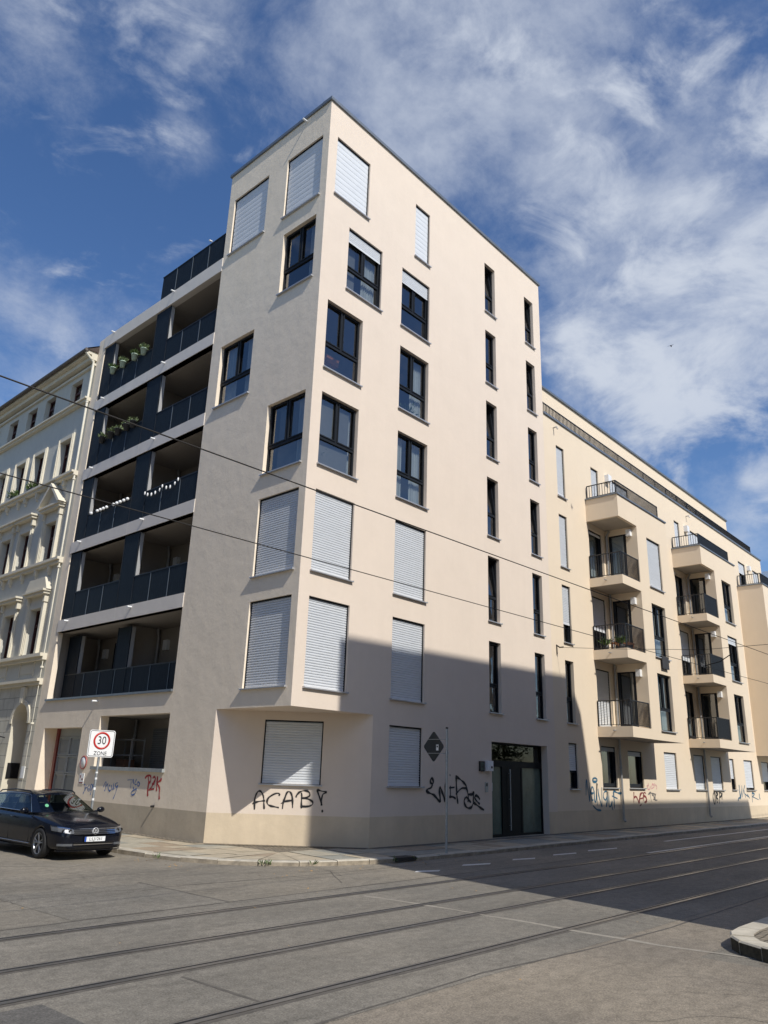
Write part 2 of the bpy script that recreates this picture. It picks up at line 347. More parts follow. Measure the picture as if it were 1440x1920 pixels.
def window(par, F, a0, a1, b0, b1, kind='double', sh=0., cur=0, c0=0., dep=.2, sill=True, rm=True, tilt=False, fm=None, coarse=False, trans=.87, gm=None):
    """window as a part: frame > pane, sill, shutter, curtain"""
    fm = fm or M['frame']; mb = MB(); ca, cb = c0 - dep, c0 - dep + .075; w = .05
    bx = lambda x0, x1, z0, z1, k0=ca, k1=cb: mb.box(F, x0, x1, z0, z1, k0, k1)
    e = .001
    bx(a0 + e, a0 + w, b0 + e, b1 - e); bx(a1 - w, a1 - e, b0 + e, b1 - e); bx(a0 + w, a1 - w, b1 - w, b1 - e); bx(a0 + w, a1 - w, b0 + e, b0 + w)
    panes = []
    zt = b0 + trans
    if kind in ('double', 'single') and zt < b1 - .4:
        bx(a0 + w, a1 - w, zt - .045, zt + .045)
        panes.append((a0 + w, a1 - w, b0 + w, zt - .045))
        tops = [(a0 + w, a1 - w)] if kind == 'single' else [(a0 + w, (a0 + a1) / 2 - .038), ((a0 + a1) / 2 + .038, a1 - w)]
        if kind == 'double': bx((a0 + a1) / 2 - .038, (a0 + a1) / 2 + .038, zt + .045, b1 - w)
        for x0, x1 in tops:      # sash frames
            k0, k1 = cb - .02, cb + .022; s_ = .035
            if not tilt:
                for q in ((x0, x0 + s_, zt + .045, b1 - w), (x1 - s_, x1, zt + .045, b1 - w), (x0 + s_, x1 - s_, b1 - w - s_, b1 - w), (x0 + s_, x1 - s_, zt + .045, zt + .045 + s_)): bx(*q, k0, k1)
            panes.append((x0 + s_, x1 - s_, zt + .045 + s_, b1 - w - s_))
    elif kind == 'door2':
        m_ = (a0 + a1) / 2; bx(m_ - .06, m_ + .06, b0 + w, b1 - w); panes += [(a0 + w, m_ - .06, b0 + w, b1 - w), (m_ + .06, a1 - w, b0 + w, b1 - w)]
    else:
        panes.append((a0 + w, a1 - w, b0 + w, b1 - w))
        s_ = .07
        for q in ((a0 + w, a0 + w + s_, b0 + w, b1 - w), (a1 - w - s_, a1 - w, b0 + w, b1 - w), (a0 + w + s_, a1 - w - s_, b0 + w, b0 + w + s_ + .04)): bx(*q, cb - .02, cb + .02)
    if sh > 0:
        for x in ((a0 + e, a0 + .03), (a1 - .03, a1 - e)): mb.box(F, *x, b0 + e, b1 - e, c0 - .115, c0 - .055)
        mb.box(F, a0 + .03, a1 - .03, b1 - .035, b1 - e, c0 - .115, c0 - .05)
    o = mb.build('window', fm, par)
    pm = MB()
    for i, (x0, x1, z0, z1) in enumerate(panes):
        if tilt and i == 1:      # tilted-in top sash
            P = F.p; dd = .16
            pm.quad(P(x0, z0, cb - .03), P(x1, z0, cb - .03), P(x1, z1, cb - .03 - dd), P(x0, z1, cb - .03 - dd))
        else: pm.rect(F, x0, x1, z0, z1, cb - .045)
    if tilt:
        tm = MB(); x0, x1, z0, z1 = panes[1]; P = F.p; dd = .17
        for q in ((x0 - .045, x0 + .0), (x1, x1 + .045)):
            Q = [P(q[0], z0, cb - .02), P(q[1], z0, cb - .02), P(q[1], z1 + .04, cb - .02 - dd), P(q[0], z1 + .04, cb - .02 - dd)]
            Q2 = [v + F.n * .05 for v in Q]
            tm.add(Q + Q2, [[0, 1, 2, 3], [4, 5, 6, 7], [0, 4, 7, 3], [1, 5, 6, 2], [2, 6, 7, 3], [0, 1, 5, 4]])
        Q = [P(x0, z1, cb - .02 - dd), P(x1, z1, cb - .02 - dd), P(x1, z1 + .045, cb - .02 - dd), P(x0, z1 + .045, cb - .02 - dd)]
        Q2 = [v + F.n * .05 for v in Q]; tm.add(Q + Q2, [[0, 1, 2, 3], [4, 5, 6, 7], [0, 4, 7, 3], [1, 5, 6, 2], [2, 6, 7, 3], [0, 1, 5, 4]])
        tm.build('tilted_sash', fm, o)
    pm.build('pane', gm or M['glass'], o)
    if sill:
        s_ = MB(); s_.box(F, a0 - .04, a1 + .04, b0 - .032, b0 - .002, c0 - dep, c0 + .075); s_.box(F, a0 - .043, a0 - .03, b0 - .034, b0 + .012, c0 - .01, c0 + .077); s_.box(F, a1 + .03, a1 + .043, b0 - .034, b0 + .012, c0 - .01, c0 + .077)
        s_.build('sill', M['sill'], o)
    if sh > 0:
        bot = b1 - .03 - (b1 - b0 - .04) * sh
        shutter_mb(F, a0 + .028, a1 - .028, b1 - .036, bot, c0 - .075, .19 if b0 > 18 else .066 if not coarse else .08, .008 if b0 > 18 else .021 if not coarse else .011).build('shutter', M['shutter'], o)
    if cur and sh < .95:
        cm = MB(); n = 26
        spans = {1: [(a0, a0 + .38 * (a1 - a0)), (a1 - .36 * (a1 - a0), a1)], 2: [(a0, a1)], 3: [(a1 - .4 * (a1 - a0), a1)], 4: [(a0, a0 + .35 * (a1 - a0))]}[cur]
        for x0, x1 in spans:
            pts = [(x0 + (x1 - x0) * i / n, c0 - dep - .12 - .03 * math.sin(i * 1.7) - .012 * math.sin(i * 4.1)) for i in range(n + 1)]
            cm.add([F.p(x, z, k) for x, k in pts for z in (b0 + .03, b1)], [[2 * i, 2 * i + 2, 2 * i + 3, 2 * i + 1] for i in range(n)])
        cm.build('curtain', M['curtain'], o)
    if rm and sh < .97: room(F, a0, a1, b0, b1, c0 - dep)
    return o

def strokes(name, F, lines, w, m, parent, c=.004, halo=True):
    mb = MB()
    for ln in lines:
        # smooth the polyline a little
        pts = [Vector((a, b, 0)) for a, b in ln]
        if len(pts) > 2:
            q = []
            for i in range(len(pts) - 1):
                p0, p1, p2, p3 = pts[max(i - 1, 0)], pts[i], pts[i + 1], pts[min(i + 2, len(pts) - 1)]
                for t in (0, .25, .5, .75):
                    q.append(.5 * ((2 * p1) + (p2 - p0) * t + (2 * p0 - 5 * p1 + 4 * p2 - p3) * t * t + (3 * p1 - p0 - 3 * p2 + p3) * t ** 3))
            pts = q + [pts[-1]]
        k = len(pts); L = []; c += .00015
        for i, p in enumerate(pts):
            t = pts[min(i + 1, k - 1)] - pts[max(i - 1, 0)]
            if t.length < 1e-6: t = Vector((1, 0, 0))
            t.normalize(); nn = Vector((-t.y, t.x, 0)); ww = w * (.82 + .4 * math.sin(i * .55 + p.x * 7) * math.sin(p.y * 9 + 1)) * (.65 if i in (0, k - 1) else 1)
            L += [F.p(p.x + nn.x * ww / 2, p.y + nn.y * ww / 2, c), F.p(p.x - nn.x * ww / 2, p.y - nn.y * ww / 2, c)]
        mb.add(L, [[2 * i, 2 * i + 1, 2 * i + 3, 2 * i + 2] for i in range(k - 1)])
        H = []
        for i in range(k):      # faint overspray beside the line
            a, b = Vector(L[2 * i]), Vector(L[2 * i + 1]); mid = (a + b) / 2; H += [mid + (a - mid) * 1.7 - F.n * .0022, mid + (b - mid) * 1.7 - F.n * .0022]
        mb.add(H, [[2 * i, 2 * i + 1, 2 * i + 3, 2 * i + 2] for i in range(k - 1)], 1)
    return mb.build(name, [m, spray(m)], parent)
def spray(m):
    nm = m.name + '_overspray'
    if nm in bpy.data.materials: return bpy.data.materials[nm]
    s = m.copy(); s.name = nm; n = s.node_tree.nodes; l = s.node_tree.links; b = n['Principled BSDF']
    tc = n.new('ShaderNodeTexCoord'); t = n.new('ShaderNodeTexNoise'); t.inputs['Scale'].default_value = 110; t.inputs['Detail'].default_value = 3
    r = n.new('ShaderNodeMapRange'); r.inputs['From Min'].default_value = .4; r.inputs['From Max'].default_value = .75; r.inputs['To Max'].default_value = .38
    l.new(tc.outputs['Object'], t.inputs['Vector']); l.new(t.outputs['Fac'], r.inputs['Value']); l.new(r.outputs[0], b.inputs['Alpha']); return s

GRAF={'acab':('ch',[[(1.23,0.93),(1.22,1.08),(1.22,1.21),(1.25,1.32),(1.29,1.38),(1.34,1.39),(1.39,1.35),(1.44,1.25),(1.46,1.1),(1.48,0.95)],[(1.16,1.07),(1.24,1.11),(1.35,1.14),(1.49,1.16)],[(1.83,1.29),(1.85,1.32),(1.82,1.35),(1.74,1.34),(1.66,1.3),(1.58,1.24),(1.54,1.16),(1.56,1.08),(1.63,1.04),(1.74,1.02),(1.86,1.0)],[(1.95,0.97),(1.96,1.12),(2.0,1.26),(2.04,1.37),(2.09,1.4),(2.14,1.37),(2.18,1.28),(2.2,1.15),(2.21,1.0)],[(1.9,1.1),(2.02,1.16),(2.22,1.19)],[(2.44,1.0),(2.43,1.16),(2.43,1.31),(2.41,1.39)],[(2.28,1.26),(2.3,1.32),(2.36,1.39),(2.45,1.43),(2.56,1.43),(2.63,1.38),(2.63,1.31),(2.55,1.27),(2.41,1.25)],[(2.41,1.25),(2.57,1.24),(2.68,1.2),(2.73,1.14),(2.69,1.08),(2.58,1.05),(2.43,1.05)],[(2.96,1.08),(2.94,1.18),(2.88,1.32),(2.83,1.46),(2.93,1.44),(3.08,1.42)],[(3.08,1.41),(2.99,1.37),(2.96,1.3),(2.95,1.18),(2.96,1.08)],[(2.97,0.98),(2.99,0.95),(2.97,0.92)]]),'wirds':('ri',[[(5.58,1.85),(5.54,1.77),(5.57,1.7),(5.67,1.71),(5.66,1.79),(5.58,1.85)],[(5.65,1.68),(5.57,1.58),(5.42,1.54),(5.36,1.49),(5.49,1.44),(5.71,1.38),(5.87,1.28),(6.01,1.18)],[(6.01,1.18),(6.0,1.33),(5.97,1.49),(6.0,1.6),(6.1,1.46),(6.19,1.32),(6.25,1.2),(6.26,1.38),(6.24,1.54),(6.26,1.69),(6.31,1.82)],[(6.47,1.96),(6.49,1.91)],[(6.44,1.58),(6.71,1.6)],[(6.5,1.64),(6.5,1.3)],[(6.44,1.33),(6.62,1.33),(6.77,1.28)],[(6.79,1.94),(6.79,1.8),(6.8,1.6),(6.82,1.38),(6.88,1.13)],[(6.79,1.9),(6.98,1.83),(7.18,1.73),(7.29,1.65),(7.27,1.58),(7.1,1.58),(6.93,1.51),(6.77,1.4)],[(7.3,1.6),(7.37,1.47),(7.41,1.28),(7.37,1.18)],[(7.29,1.34),(7.42,1.25),(7.55,1.17)],[(7.27,1.33),(7.19,1.22),(7.24,1.1),(7.37,1.02),(7.55,1.03),(7.65,1.14),(7.67,1.28),(7.69,1.47),(7.63,1.41),(7.47,1.4),(7.39,1.41)],[(8.02,1.25),(7.93,1.33),(7.8,1.37),(7.75,1.3),(7.85,1.21),(8.01,1.12)],[(7.65,1.18),(7.85,1.1),(8.06,1.01),(8.24,0.95)]]),'hook':('le',[[(9.72,1.01),(9.65,1.13),(9.67,1.29),(9.74,1.28)],[(9.61,1.11),(9.57,1.29)],[(9.63,1.19),(9.52,1.21)],[(9.41,1.28),(9.48,1.2),(9.4,1.1),(9.34,1.16),(9.41,1.18)],[(9.36,1.3),(9.26,1.2),(9.3,1.11)],[(9.28,1.32),(9.18,1.27),(9.19,1.17),(9.21,1.11),(9.24,1.0)],[(9.15,1.33),(9.16,1.23),(9.11,1.25)],[(8.5,1.25),(8.44,1.38),(8.37,1.4),(8.36,1.24),(8.39,1.14)],[(8.35,1.27),(8.24,1.38)],[(8.26,1.37),(8.25,1.2)],[(8.13,1.34),(8.18,1.24),(8.11,1.16),(8.02,1.19)],[(8.05,1.34),(7.96,1.19),(7.91,1.27)],[(7.91,1.4),(7.87,1.22),(7.82,1.25)],[(7.67,1.41),(7.8,1.37),(7.73,1.28),(7.65,1.34),(7.67,1.28),(7.75,1.07),(7.83,0.94)],[(7.14,1.5),(6.86,1.52)],[(6.93,1.52),(6.91,1.27)],[(6.87,1.42),(6.82,1.53),(6.75,1.4)],[(6.64,1.54),(6.7,1.4),(6.6,1.39)],[(6.52,1.48),(6.57,1.41),(6.5,1.35),(6.44,1.41),(6.52,1.48)],[(6.77,1.33),(6.69,1.24),(6.58,1.28),(6.62,1.15),(6.79,1.1),(6.83,1.18),(6.69,1.24)]]),'pzk':('le',[[(6.19,1.57),(6.12,1.63),(5.97,1.66),(5.88,1.61),(5.88,1.5),(5.95,1.46)],[(6.03,1.63),(5.97,1.46),(5.97,1.27),(5.93,1.1)],[(5.79,1.59),(5.7,1.63),(5.64,1.56),(5.72,1.44),(5.83,1.31),(5.89,1.27)],[(5.93,1.27),(5.64,1.31)],[(5.79,1.44),(5.65,1.44)],[(5.54,1.65),(5.53,1.44),(5.51,1.25)],[(5.34,1.61),(5.35,1.55),(5.5,1.47),(5.37,1.34),(5.35,1.17),(5.32,1.04)]]),'neun':('ri',[[(14.92,1.38),(15.01,1.94),(15.1,1.57),(15.19,1.16)],[(15.19,1.16),(15.24,1.83)],[(15.27,1.45),(15.54,1.47),(15.51,1.64),(15.4,1.66),(15.3,1.45),(15.38,1.22),(15.49,1.23)],[(15.58,1.55),(15.59,1.21),(15.7,1.19),(15.85,1.81),(15.78,1.45),(15.79,1.02)],[(15.91,1.62),(15.94,1.38),(16.16,0.96)],[(16.16,0.96),(16.22,1.67)],[(16.63,1.53),(16.4,1.49),(16.32,1.31),(16.5,1.21),(16.63,1.36),(16.66,1.53),(16.64,1.21),(16.5,0.96)],[(16.8,1.53),(16.76,1.02),(16.9,0.99),(17.06,1.16),(17.01,0.97),(17.08,0.84)],[(17.2,1.53),(17.22,1.21),(17.2,0.89)],[(17.06,1.36),(17.52,1.26)],[(17.21,1.55),(17.66,1.46),(18.09,1.48)],[(15.41,1.03),(15.72,0.88),(16.09,0.84)],[(15.49,1.95),(15.69,2.0),(15.87,1.95),(15.78,1.87),(15.56,1.87),(15.49,1.95)]]),'las':('ri',[[(19.07,1.51),(18.98,1.08)],[(19.02,1.28),(19.25,1.33),(19.44,1.15),(19.49,1.07)],[(19.49,1.07),(19.68,1.41),(19.98,1.46),(19.9,1.15)],[(19.62,1.25),(19.95,1.28)],[(20.22,1.46),(20.05,1.49),(20.0,1.38),(20.22,1.3),(20.23,1.15),(20.02,1.11)],[(19.54,0.98),(19.74,1.03)]]),'greytag':('ri',[[(20.44,1.41),(20.73,1.49),(20.91,1.38)],[(20.65,1.44),(20.73,1.14)],[(20.84,1.38),(21.26,1.41)],[(20.97,1.33),(21.17,1.28),(20.95,1.22)],[(21.27,1.46),(21.09,1.22),(21.36,1.19)],[(20.86,1.46),(21.2,1.44)]]),'pink':('ri',[[(20.37,1.75),(20.58,1.78)],[(20.56,1.86),(20.45,1.65),(20.65,1.62),(20.74,1.76)],[(20.84,1.7),(21.0,1.84),(21.12,1.73),(20.82,1.64)],[(21.21,1.87),(21.11,1.7)],[(21.27,1.81),(21.4,1.73),(21.34,1.63)]]),'obp':('ri',[[(28.29,1.54),(28.08,1.37),(28.09,1.11),(28.23,0.99),(28.33,1.25),(28.34,1.49),(28.25,1.53)],[(28.54,1.54),(28.49,1.25),(28.57,1.02)],[(28.53,1.53),(28.76,1.45),(28.5,1.3),(28.73,1.2),(28.6,1.04)],[(29.01,1.52),(28.88,0.99)],[(29.01,1.52),(29.33,1.47),(29.21,1.35),(28.97,1.28)],[(29.45,1.51),(29.28,1.2)],[(29.25,1.06),(29.23,1.03)]]),'bluetag':('ri',[[(31.65,1.09),(31.86,1.25),(32.2,1.27)],[(32.09,1.92),(32.09,1.66),(32.08,1.27)],[(32.5,1.89),(32.45,1.63),(32.01,1.19)],[(32.37,1.3),(33.01,1.9)],[(32.77,1.71),(32.95,1.27)],[(32.81,1.48),(33.4,1.32)],[(33.27,1.45),(33.58,1.24)],[(34.08,1.53),(33.98,1.03)],[(34.07,1.51),(34.5,1.46),(34.09,1.32)],[(34.09,1.32),(35.1,1.16)],[(35.32,1.48),(35.29,1.29),(35.39,1.18)]])}
# px, py (direction as seen in the photograph, turned into a fixed sky direction), radius in degrees, weight
VEIL = [(900, 40, 14, .19), (1250, 160, 14, .2), (1420, 300, 9, .12), (720, 160, 9, .15), (1220, 600, 10, .3), (1380, 560, 9, .2), (1060, 420, 6, .18), (150, 60, 13, .2), (560, 110, 10, .13), (330, 285, 4, .2), (30, 700, 7, .2), (1500, 950, 7, .3)]
PUFF = [(1060, 380, 5, .3), (1130, 240, 4.5, .3), (950, 20, 6, .1), (1250, 110, 5, .25), (1440, 220, 4, .34), (1270, 590, 11, .44), (1130, 640, 6, .14), (1390, 520, 7, .34), (1330, 700, 6, .2), (1440, 870, 3, .36), (1290, 905, 1.6, .3), (40, 10, 4, .3), (310, 60, 5, .2), (270, 120, 4, .14), (345, 300, 2.5, .2)]
SKY_SAT, SKY_VAL, SKY_STR, EXPO, SKY_HUE = 1.2, 1.5, .088, 0.0, .507
CLOUD = (7.2, 7.8, 8.9)
# ================================================================= the corner house
ZS = {1: 1.6, 2: 3.91, 3: 6.9, 4: 9.9, 5: 12.88, 6: 15.88, 7: 18.95}
ZT = {1: 3.2, 2: 6.22, 3: 9.17, 4: 12.1, 5: 15.12, 6: 18.12, 7: 21.15}
H1 = thing('apartment_building', 'seven storey peach corner house with an undercut corner and black loggia railings', 'apartment house', (6, 6, 0))
TOP = 22.38
RW = 12.78
rwin = []      # right front of the tower: a0,a1,row,kind,shutter,curtain,tilt
for r in (2, 3, 4, 5): rwin.append((.38, 1.9, r, 'double', {2: 1, 3: 1}.get(r, 0), {4: 3, 5: 0}.get(r, 0), False))
rwin += [(1.1, 2.68, 6, 'double', .2, 3, False), (.37, 1.92, 7, 'double', 1, 0, False)]
for r in (2, 3, 4, 5, 6): rwin.append((3.69, 5.18, r, 'double', {2: 1, 3: 1, 6: .22}.get(r, 0), {4: 1, 5: 3}.get(r, 0), False))
rwin += [(3.68, 5.15, 1, 'double', 1, 0, False), (4.33, 5.14, 7, 'single', 1, 0, False)]
for r in range(2, 8):
    rwin.append((8.62, 9.33, r, 'single', 0, 0, r in (3, 4, 5, 7))); rwin.append((11.55, 12.24, r, 'single', 0, 0, r in (4, 6, 7)))
DOOR = (8.70, 12.2, .1, 3.0, .32)
ops = [(a, b, ZS[r], ZT[r], .2) for a, b, r, *_ in rwin] + [DOOR, (-1, 3.0, -1, 3.42, None)]
m = MB()
wall(m, FR, 0, RW, -.1, TOP, ops, cuts=(.84,), pl=.84)
lwin = [(.3, 2.02, 7, 1, 0), (3.0, 4.92, 7, 1, 0), (.36, 1.9, 6, 0, 4), (3.0, 4.75, 5, 0, 1), (.28, 1.95, 4, 0, 4), (.27, 1.98, 3, 1, 0), (.26, 2.0, 2, 1, 0)]
lops = [(a, b, ZS[r] - (.14 if r == 7 else 0), ZT[r], .2) for a, b, r, *_ in lwin]
SE = 13.95     # end of the side front
lops += [(5.27, 13.4, ZS_, ZT_, None) for ZS_, ZT_ in ((3.99, 18.34),)]
lops += [(10.42, 13.2, -.1, 3.05, .5), (5.27, 9.3, 1.84, 3.38, .3), (-1, 3.05, -1, 3.42, None), (5.25, 20, 18.87, 40, None)]
wall(m, FL, 0, SE, -.1, TOP, lops, cuts=(.83, 3.42, 3.99), acuts=(5.25,), mi=2, rev=2, pl=.83, plmi=3)
# cut-off corner: set-back wall, soffit
wall(m, FC, 0, CW, -.1, 3.42, [(1.33, 2.9, 1.58, 3.2, .2)], cuts=(.83,), pl=.83)
z = 3.42
m.add([FL.p(0, z), FL.p(3.05, z), FR.p(3.0, z)], [[0, 1, 2]], 0)
# far sides and roofs, so the house is closed
yb = 12.0
P = lambda x, y, z: Vector((x, y, z))
e5 = FL.p(5.25, 0); e5x, e5y = e5.x, e5.y
m.quad(P(RW, 0, 0), P(RW, yb, 0), P(RW, yb, 18.87), P(RW, 0, 18.87)); m.quad(P(RW, 0, 18.87), P(RW, e5y, 18.87), P(RW, e5y, TOP), P(RW, 0, TOP))
m.quad(P(e5x, e5y, 18.6), P(RW, e5y, 18.6), P(RW, e5y, TOP), P(e5x, e5y, TOP))
m.add([P(0, 0, TOP - .05), P(RW, 0, TOP - .05), P(RW, e5y, TOP - .05), P(e5x, e5y, TOP - .05)], [[0, 1, 2, 3]], 4)
eE = FL.p(SE, 0)
m.quad(P(eE.x, eE.y, 0), P(RW, eE.y, 0), P(RW, eE.y, 18.87), P(eE.x, eE.y, 18.87)); m.quad(P(RW, yb, 0), P(RW, eE.y, 0), P(RW, eE.y, 18.87), P(RW, yb, 18.87))
m.add([P(e5x, e5y, 18.8), P(RW, e5y, 18.8), P(RW, eE.y, 18.8), P(eE.x, eE.y, 18.8)], [[0, 1, 2, 3]], 4)
m.build('wall', [M['tower'], M['plinth'], M['towerside'], M['plinthw'], M['zinc']], H1, weld=True)
# parapet coping
cp = MB()
cp.box(FR, -.06, RW + .06, TOP - .04, TOP + .07, -.35, .06); cp.box(FL, .36, 5.31, TOP - .04, TOP + .07, -.35, .06); cp.box(FL, 5.31 - .41, 5.31, TOP - .04, TOP + .07, -RW, -.351)
cp.build('parapet_coping', M['zinc'], H1)
# windows
for a0, a1, r, k, sh, cur, ti in rwin:
    window(H1, FR, a0, a1, ZS[r], ZT[r], k, sh, cur, tilt=ti)
for a0, a1, r, sh, cur in lwin:
    window(H1, FL, a0, a1, ZS[r] - (.14 if r == 7 else 0), ZT[r], 'double', sh, cur)
window(H1, FC, 1.33, 2.9, 1.58, 3.2, 'double', 1, 0)
# water spouts on the parapet
def spout(F, a, b, par=H1, ln=.2):
    s_ = MB(); s_.tube([F.p(a, b, -.02), F.p(a, b - .01, ln)], .032, 10); s_.build('overflow_spout', M['white'], par)
spout(FL, 1.15, 22.22)
for F, a, z in ((FR, 8.0, 0),): pass
# entrance
d = MB(); c = -.3; fx = lambda a0, a1, b0, b1, k0=-.32, k1=-.24: d.box(FR, a0, a1, b0, b1, k0, k1)
fx(8.701, 8.76, .101, 2.999); fx(12.14, 12.199, .101, 2.999); fx(8.76, 12.14, 2.94, 2.999); fx(8.76, 12.14, 2.24, 2.44); fx(8.76, 12.14, .101, .2)
fx(9.66, 9.75, .2, 2.24); fx(10.82, 10.9, .2, 2.24)
do = d.build('entrance_door', M['doorblack'], H1)
x = MB(); x.box(FR, 9.75, 10.82, .2, 2.24, -.3, -.25); x.build('door_leaf', M['doorblack'], do)
x = MB(); x.rect(FR, 8.76, 9.66, .2, 2.24, -.285); x.build('frosted_pane', M['frost'], do)
x = MB(); x.rect(FR, 10.9, 12.14, .2, 2.24, -.285); x.build('frosted_pane', M['frost'], do)
x = MB(); x.rect(FR, 8.76, 12.14, 2.44, 2.94, -.285); x.build('fanlight', M['glasslow'], do)
x = MB(); x.tube([FR.p(10.07, .3, -.19), FR.p(10.07, 2.18, -.19)], .017, 10)
for z in (.45, 1.25, 2.05): x.tube([FR.p(10.07, z, -.25), FR.p(10.07, z, -.19)], .01, 8)
x.build('door_handle', M['steel'], do)
room(FR, 8.76, 12.14, 2.44, 2.94, -.33)
x = MB(); x.box(FR, 8.7, 12.2, .06, .101, -.4, .03); x.build('door_step', M['kerb'], H1)
x = MB(); x.box(FR, 7.98, 8.24, 2.08, 2.38, 0, .05); o = x.build('house_number_lamp', M['black'], H1)
x = MB(); x.box(FR, 8.02, 8.20, 2.12, 2.34, .05, .058); x.build('lamp_glass', M['frost'], o)
text_mesh('number', '66', .17, FR, 8.11, 2.23, .06, M['black'], o, .8)
x = MB(); x.box(FR, 8.3, 8.6, 2.1, 2.4, 0, .13); o = x.build('letter_lamp_box', M['white'], H1)
x = MB(); x.tube([FR.p(8.5, 2.21, .13), FR.p(8.5, 2.21, .15)], .035, 12); x.build('sensor', M['black'], o)
x = MB(); x.box(FR, 8.3, 8.44, 1.47, 1.76, 0, .03); o = x.build('intercom', M['steel'], H1)
x = MB(); x.box(FR, 8.33, 8.41, 1.64, 1.73, .03, .034); x.build('intercom_screen', M['black'], o)
x = MB(); x.box(FR, 8.715, 8.75, 1.5, 1.75, -.22, -.02); x.build('paper_notice', M['white'], H1)

# ---------------- loggias
LD = 1.9
LE = 13.75; PART = 9.52
def box_part(name, F, a0, a1, b0, b1, c0, c1, m_, par):
    q = MB(); q.box(F, a0, a1, b0, b1, c0, c1); return q.build(name, m_, par)
BT = {3: 6.9, 4: 9.9, 5: 12.88, 6: 15.88, 7: 18.87}     # tops of the bands
def rail_run(F, a0, a1, b0, h, c, par, name='railing', posts=(), ):
    q = MB(); q.box(F, a0, a1, b0 + .03, b0 + h, c - .012, c + .006); q.box(F, a0, a1, b0 + h, b0 + h + .035, c - .03, c + .022, 1)
    for p_ in posts: q.box(F, p_ - .014, p_ + .014, b0 + .0, b0 + h, c + .006, c + .02, 2)
    return q.build(name, [M['panel'], M['rail'], M['post']], par)
for r in (2, 3, 4, 5, 6):
    zf = 3.95 if r == 2 else BT[r]; zc = (BT[r + 1] - .44) if r < 6 else 18.35
    cr = -.5 if r == 2 else -.045
    q = MB()
    q.rect(FL, 5.27, LE, zf - .02, zc, -LD)                                       # back wall
    q.quad(FL.p(5.27, zf, 0), FL.p(5.27, zf, -LD), FL.p(5.27, zc, -LD), FL.p(5.27, zc, 0)); 
    q.quad(FL.p(LE, zf, -.2), FL.p(LE, zf, -LD), FL.p(LE, zc, -LD), FL.p(LE, zc, -.2)); q.rect(FL, 13.4, LE, zf, zc, -.2); q.quad(FL.p(13.4, zf, 0), FL.p(13.4, zf, -.2), FL.p(13.4, zc, -.2), FL.p(13.4, zc, 0), 2)
    q.box(FL, PART, PART + .15, zf, zc, -LD, -.3 if r > 2 else -.6)
    q.quad(FL.p(5.27, zf - .01, .0), FL.p(LE, zf - .01, .0), FL.p(LE, zf - .01, -LD), FL.p(5.27, zf - .01, -LD), 1)
    q.quad(FL.p(5.27, zc, 0), FL.p(LE, zc, 0), FL.p(LE, zc, -LD), FL.p(5.27, zc, -LD), 0)
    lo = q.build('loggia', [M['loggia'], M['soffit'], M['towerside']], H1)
    # edge band above this loggia
    if r < 6: bz0, bz1 = zc, BT[r + 1]
    else: bz0, bz1 = 18.34, 18.87
    e = MB(); e.box(FL, 5.252, 9.3, bz0, bz1, -.22, .022); e.box(FL, 9.312, 13.46, bz0, bz1, -.22, .022); e.box(FL, 9.3, 9.312, bz0 + .004, bz1 - .004, -.2, .016)
    e.build('concrete_band', M['band'], lo)
    for a in (8.27, 12.7): spout(FL, a, (bz1 - .09 if r < 6 else 18.83), lo, .17)
    if r == 2:
        box_part('sill_cap', FL, 5.26, 13.42, 3.985, 4.05, -.55, .07, M['zinc'], lo)
        rail_run(FL, 5.28, 13.38, zf + .08, .9, cr, lo, posts=(6.4, 7.5, 8.6, 9.7, 10.75, 11.85))
        pans = ((9.0, 9.85), (12.5, 13.38))
    else:
        rail_run(FL, 5.28, 8.45, zf + .0, .95, cr, lo, posts=(6.32, 7.41)); rail_run(FL, 9.43, 12.57, zf + .0, .95, cr, lo, posts=(10.5, 11.54))
        pans = ((8.46, 9.42), (12.58, 13.36))
    for pa, pb in pans:
        q = MB(); zt = zc - .03 if r > 2 else zc - .12
        q.box(FL, pa, pb, zf + .03, zt, cr - .02, cr + .01)
        for k in (pa + .015, pb - .015): q.box(FL, k - .012, k + .012, zf + .03, zt + .02, cr + .01, cr + .02, 1)
        pn = q.build('privacy_panel', [M['panel'], M['frame']], lo)
        q = MB(); q.box(FL, pa - .012, pa + .012, zf + .05, zt - .02, cr - .15, cr - .022); q.build('side_fin', M['fin'], pn)
    for (da, db, pa, la) in ((5.75, 8.05, 9.42, 8.95), (9.95, 12.5, 13.62, 13.15)):
        q = MB(); q.tube([FL.p(pa, zf, -LD + .1), FL.p(pa, zc - .25, -LD + .1), FL.p(pa - .02, zc - .12, -LD + .16), FL.p(pa - .02, zc, -LD + .16)], .055, 10); q.build('downpipe', M['pipe'], lo)
        q = MB(); q.box(FL, la - .13, la + .13, zf + 1.75, zf + 2.1, -LD, -LD + .12); q.build('wall_lamp', M['white'], lo)
        F2 = Fr(FL.p(0, 0, -LD), FL.u, FL.n)
        q = MB(); w = .07; z0, z1 = zf + .02, zf + 2.28; mid = da + (db - da) * .38
        for b in ((da, da + w, z0, z1), (db - w, db, z0, z1), (da + w, db - w, z1 - w, z1), (da + w, db - w, z0, z0 + w), (mid - .06, mid + .06, z0 + w, z1 - w)): q.box(F2, *b, .0, .07)
        dr = q.build('balcony_door', M['frame'], lo)
        q = MB(); q.rect(F2, da + w, db - w, z0 + w, z1 - w, .03); q.build('pane', M['glass'], dr)
        q = MB(); q.rect(F2, da + w, db - w, z0, z1, .012); q.build('dark_interior', mat('dark_room', (.03, .03, .032), .8, var=.3, vscale=.9) if 'dark_room' not in bpy.data.materials else bpy.data.materials['dark_room'], dr)
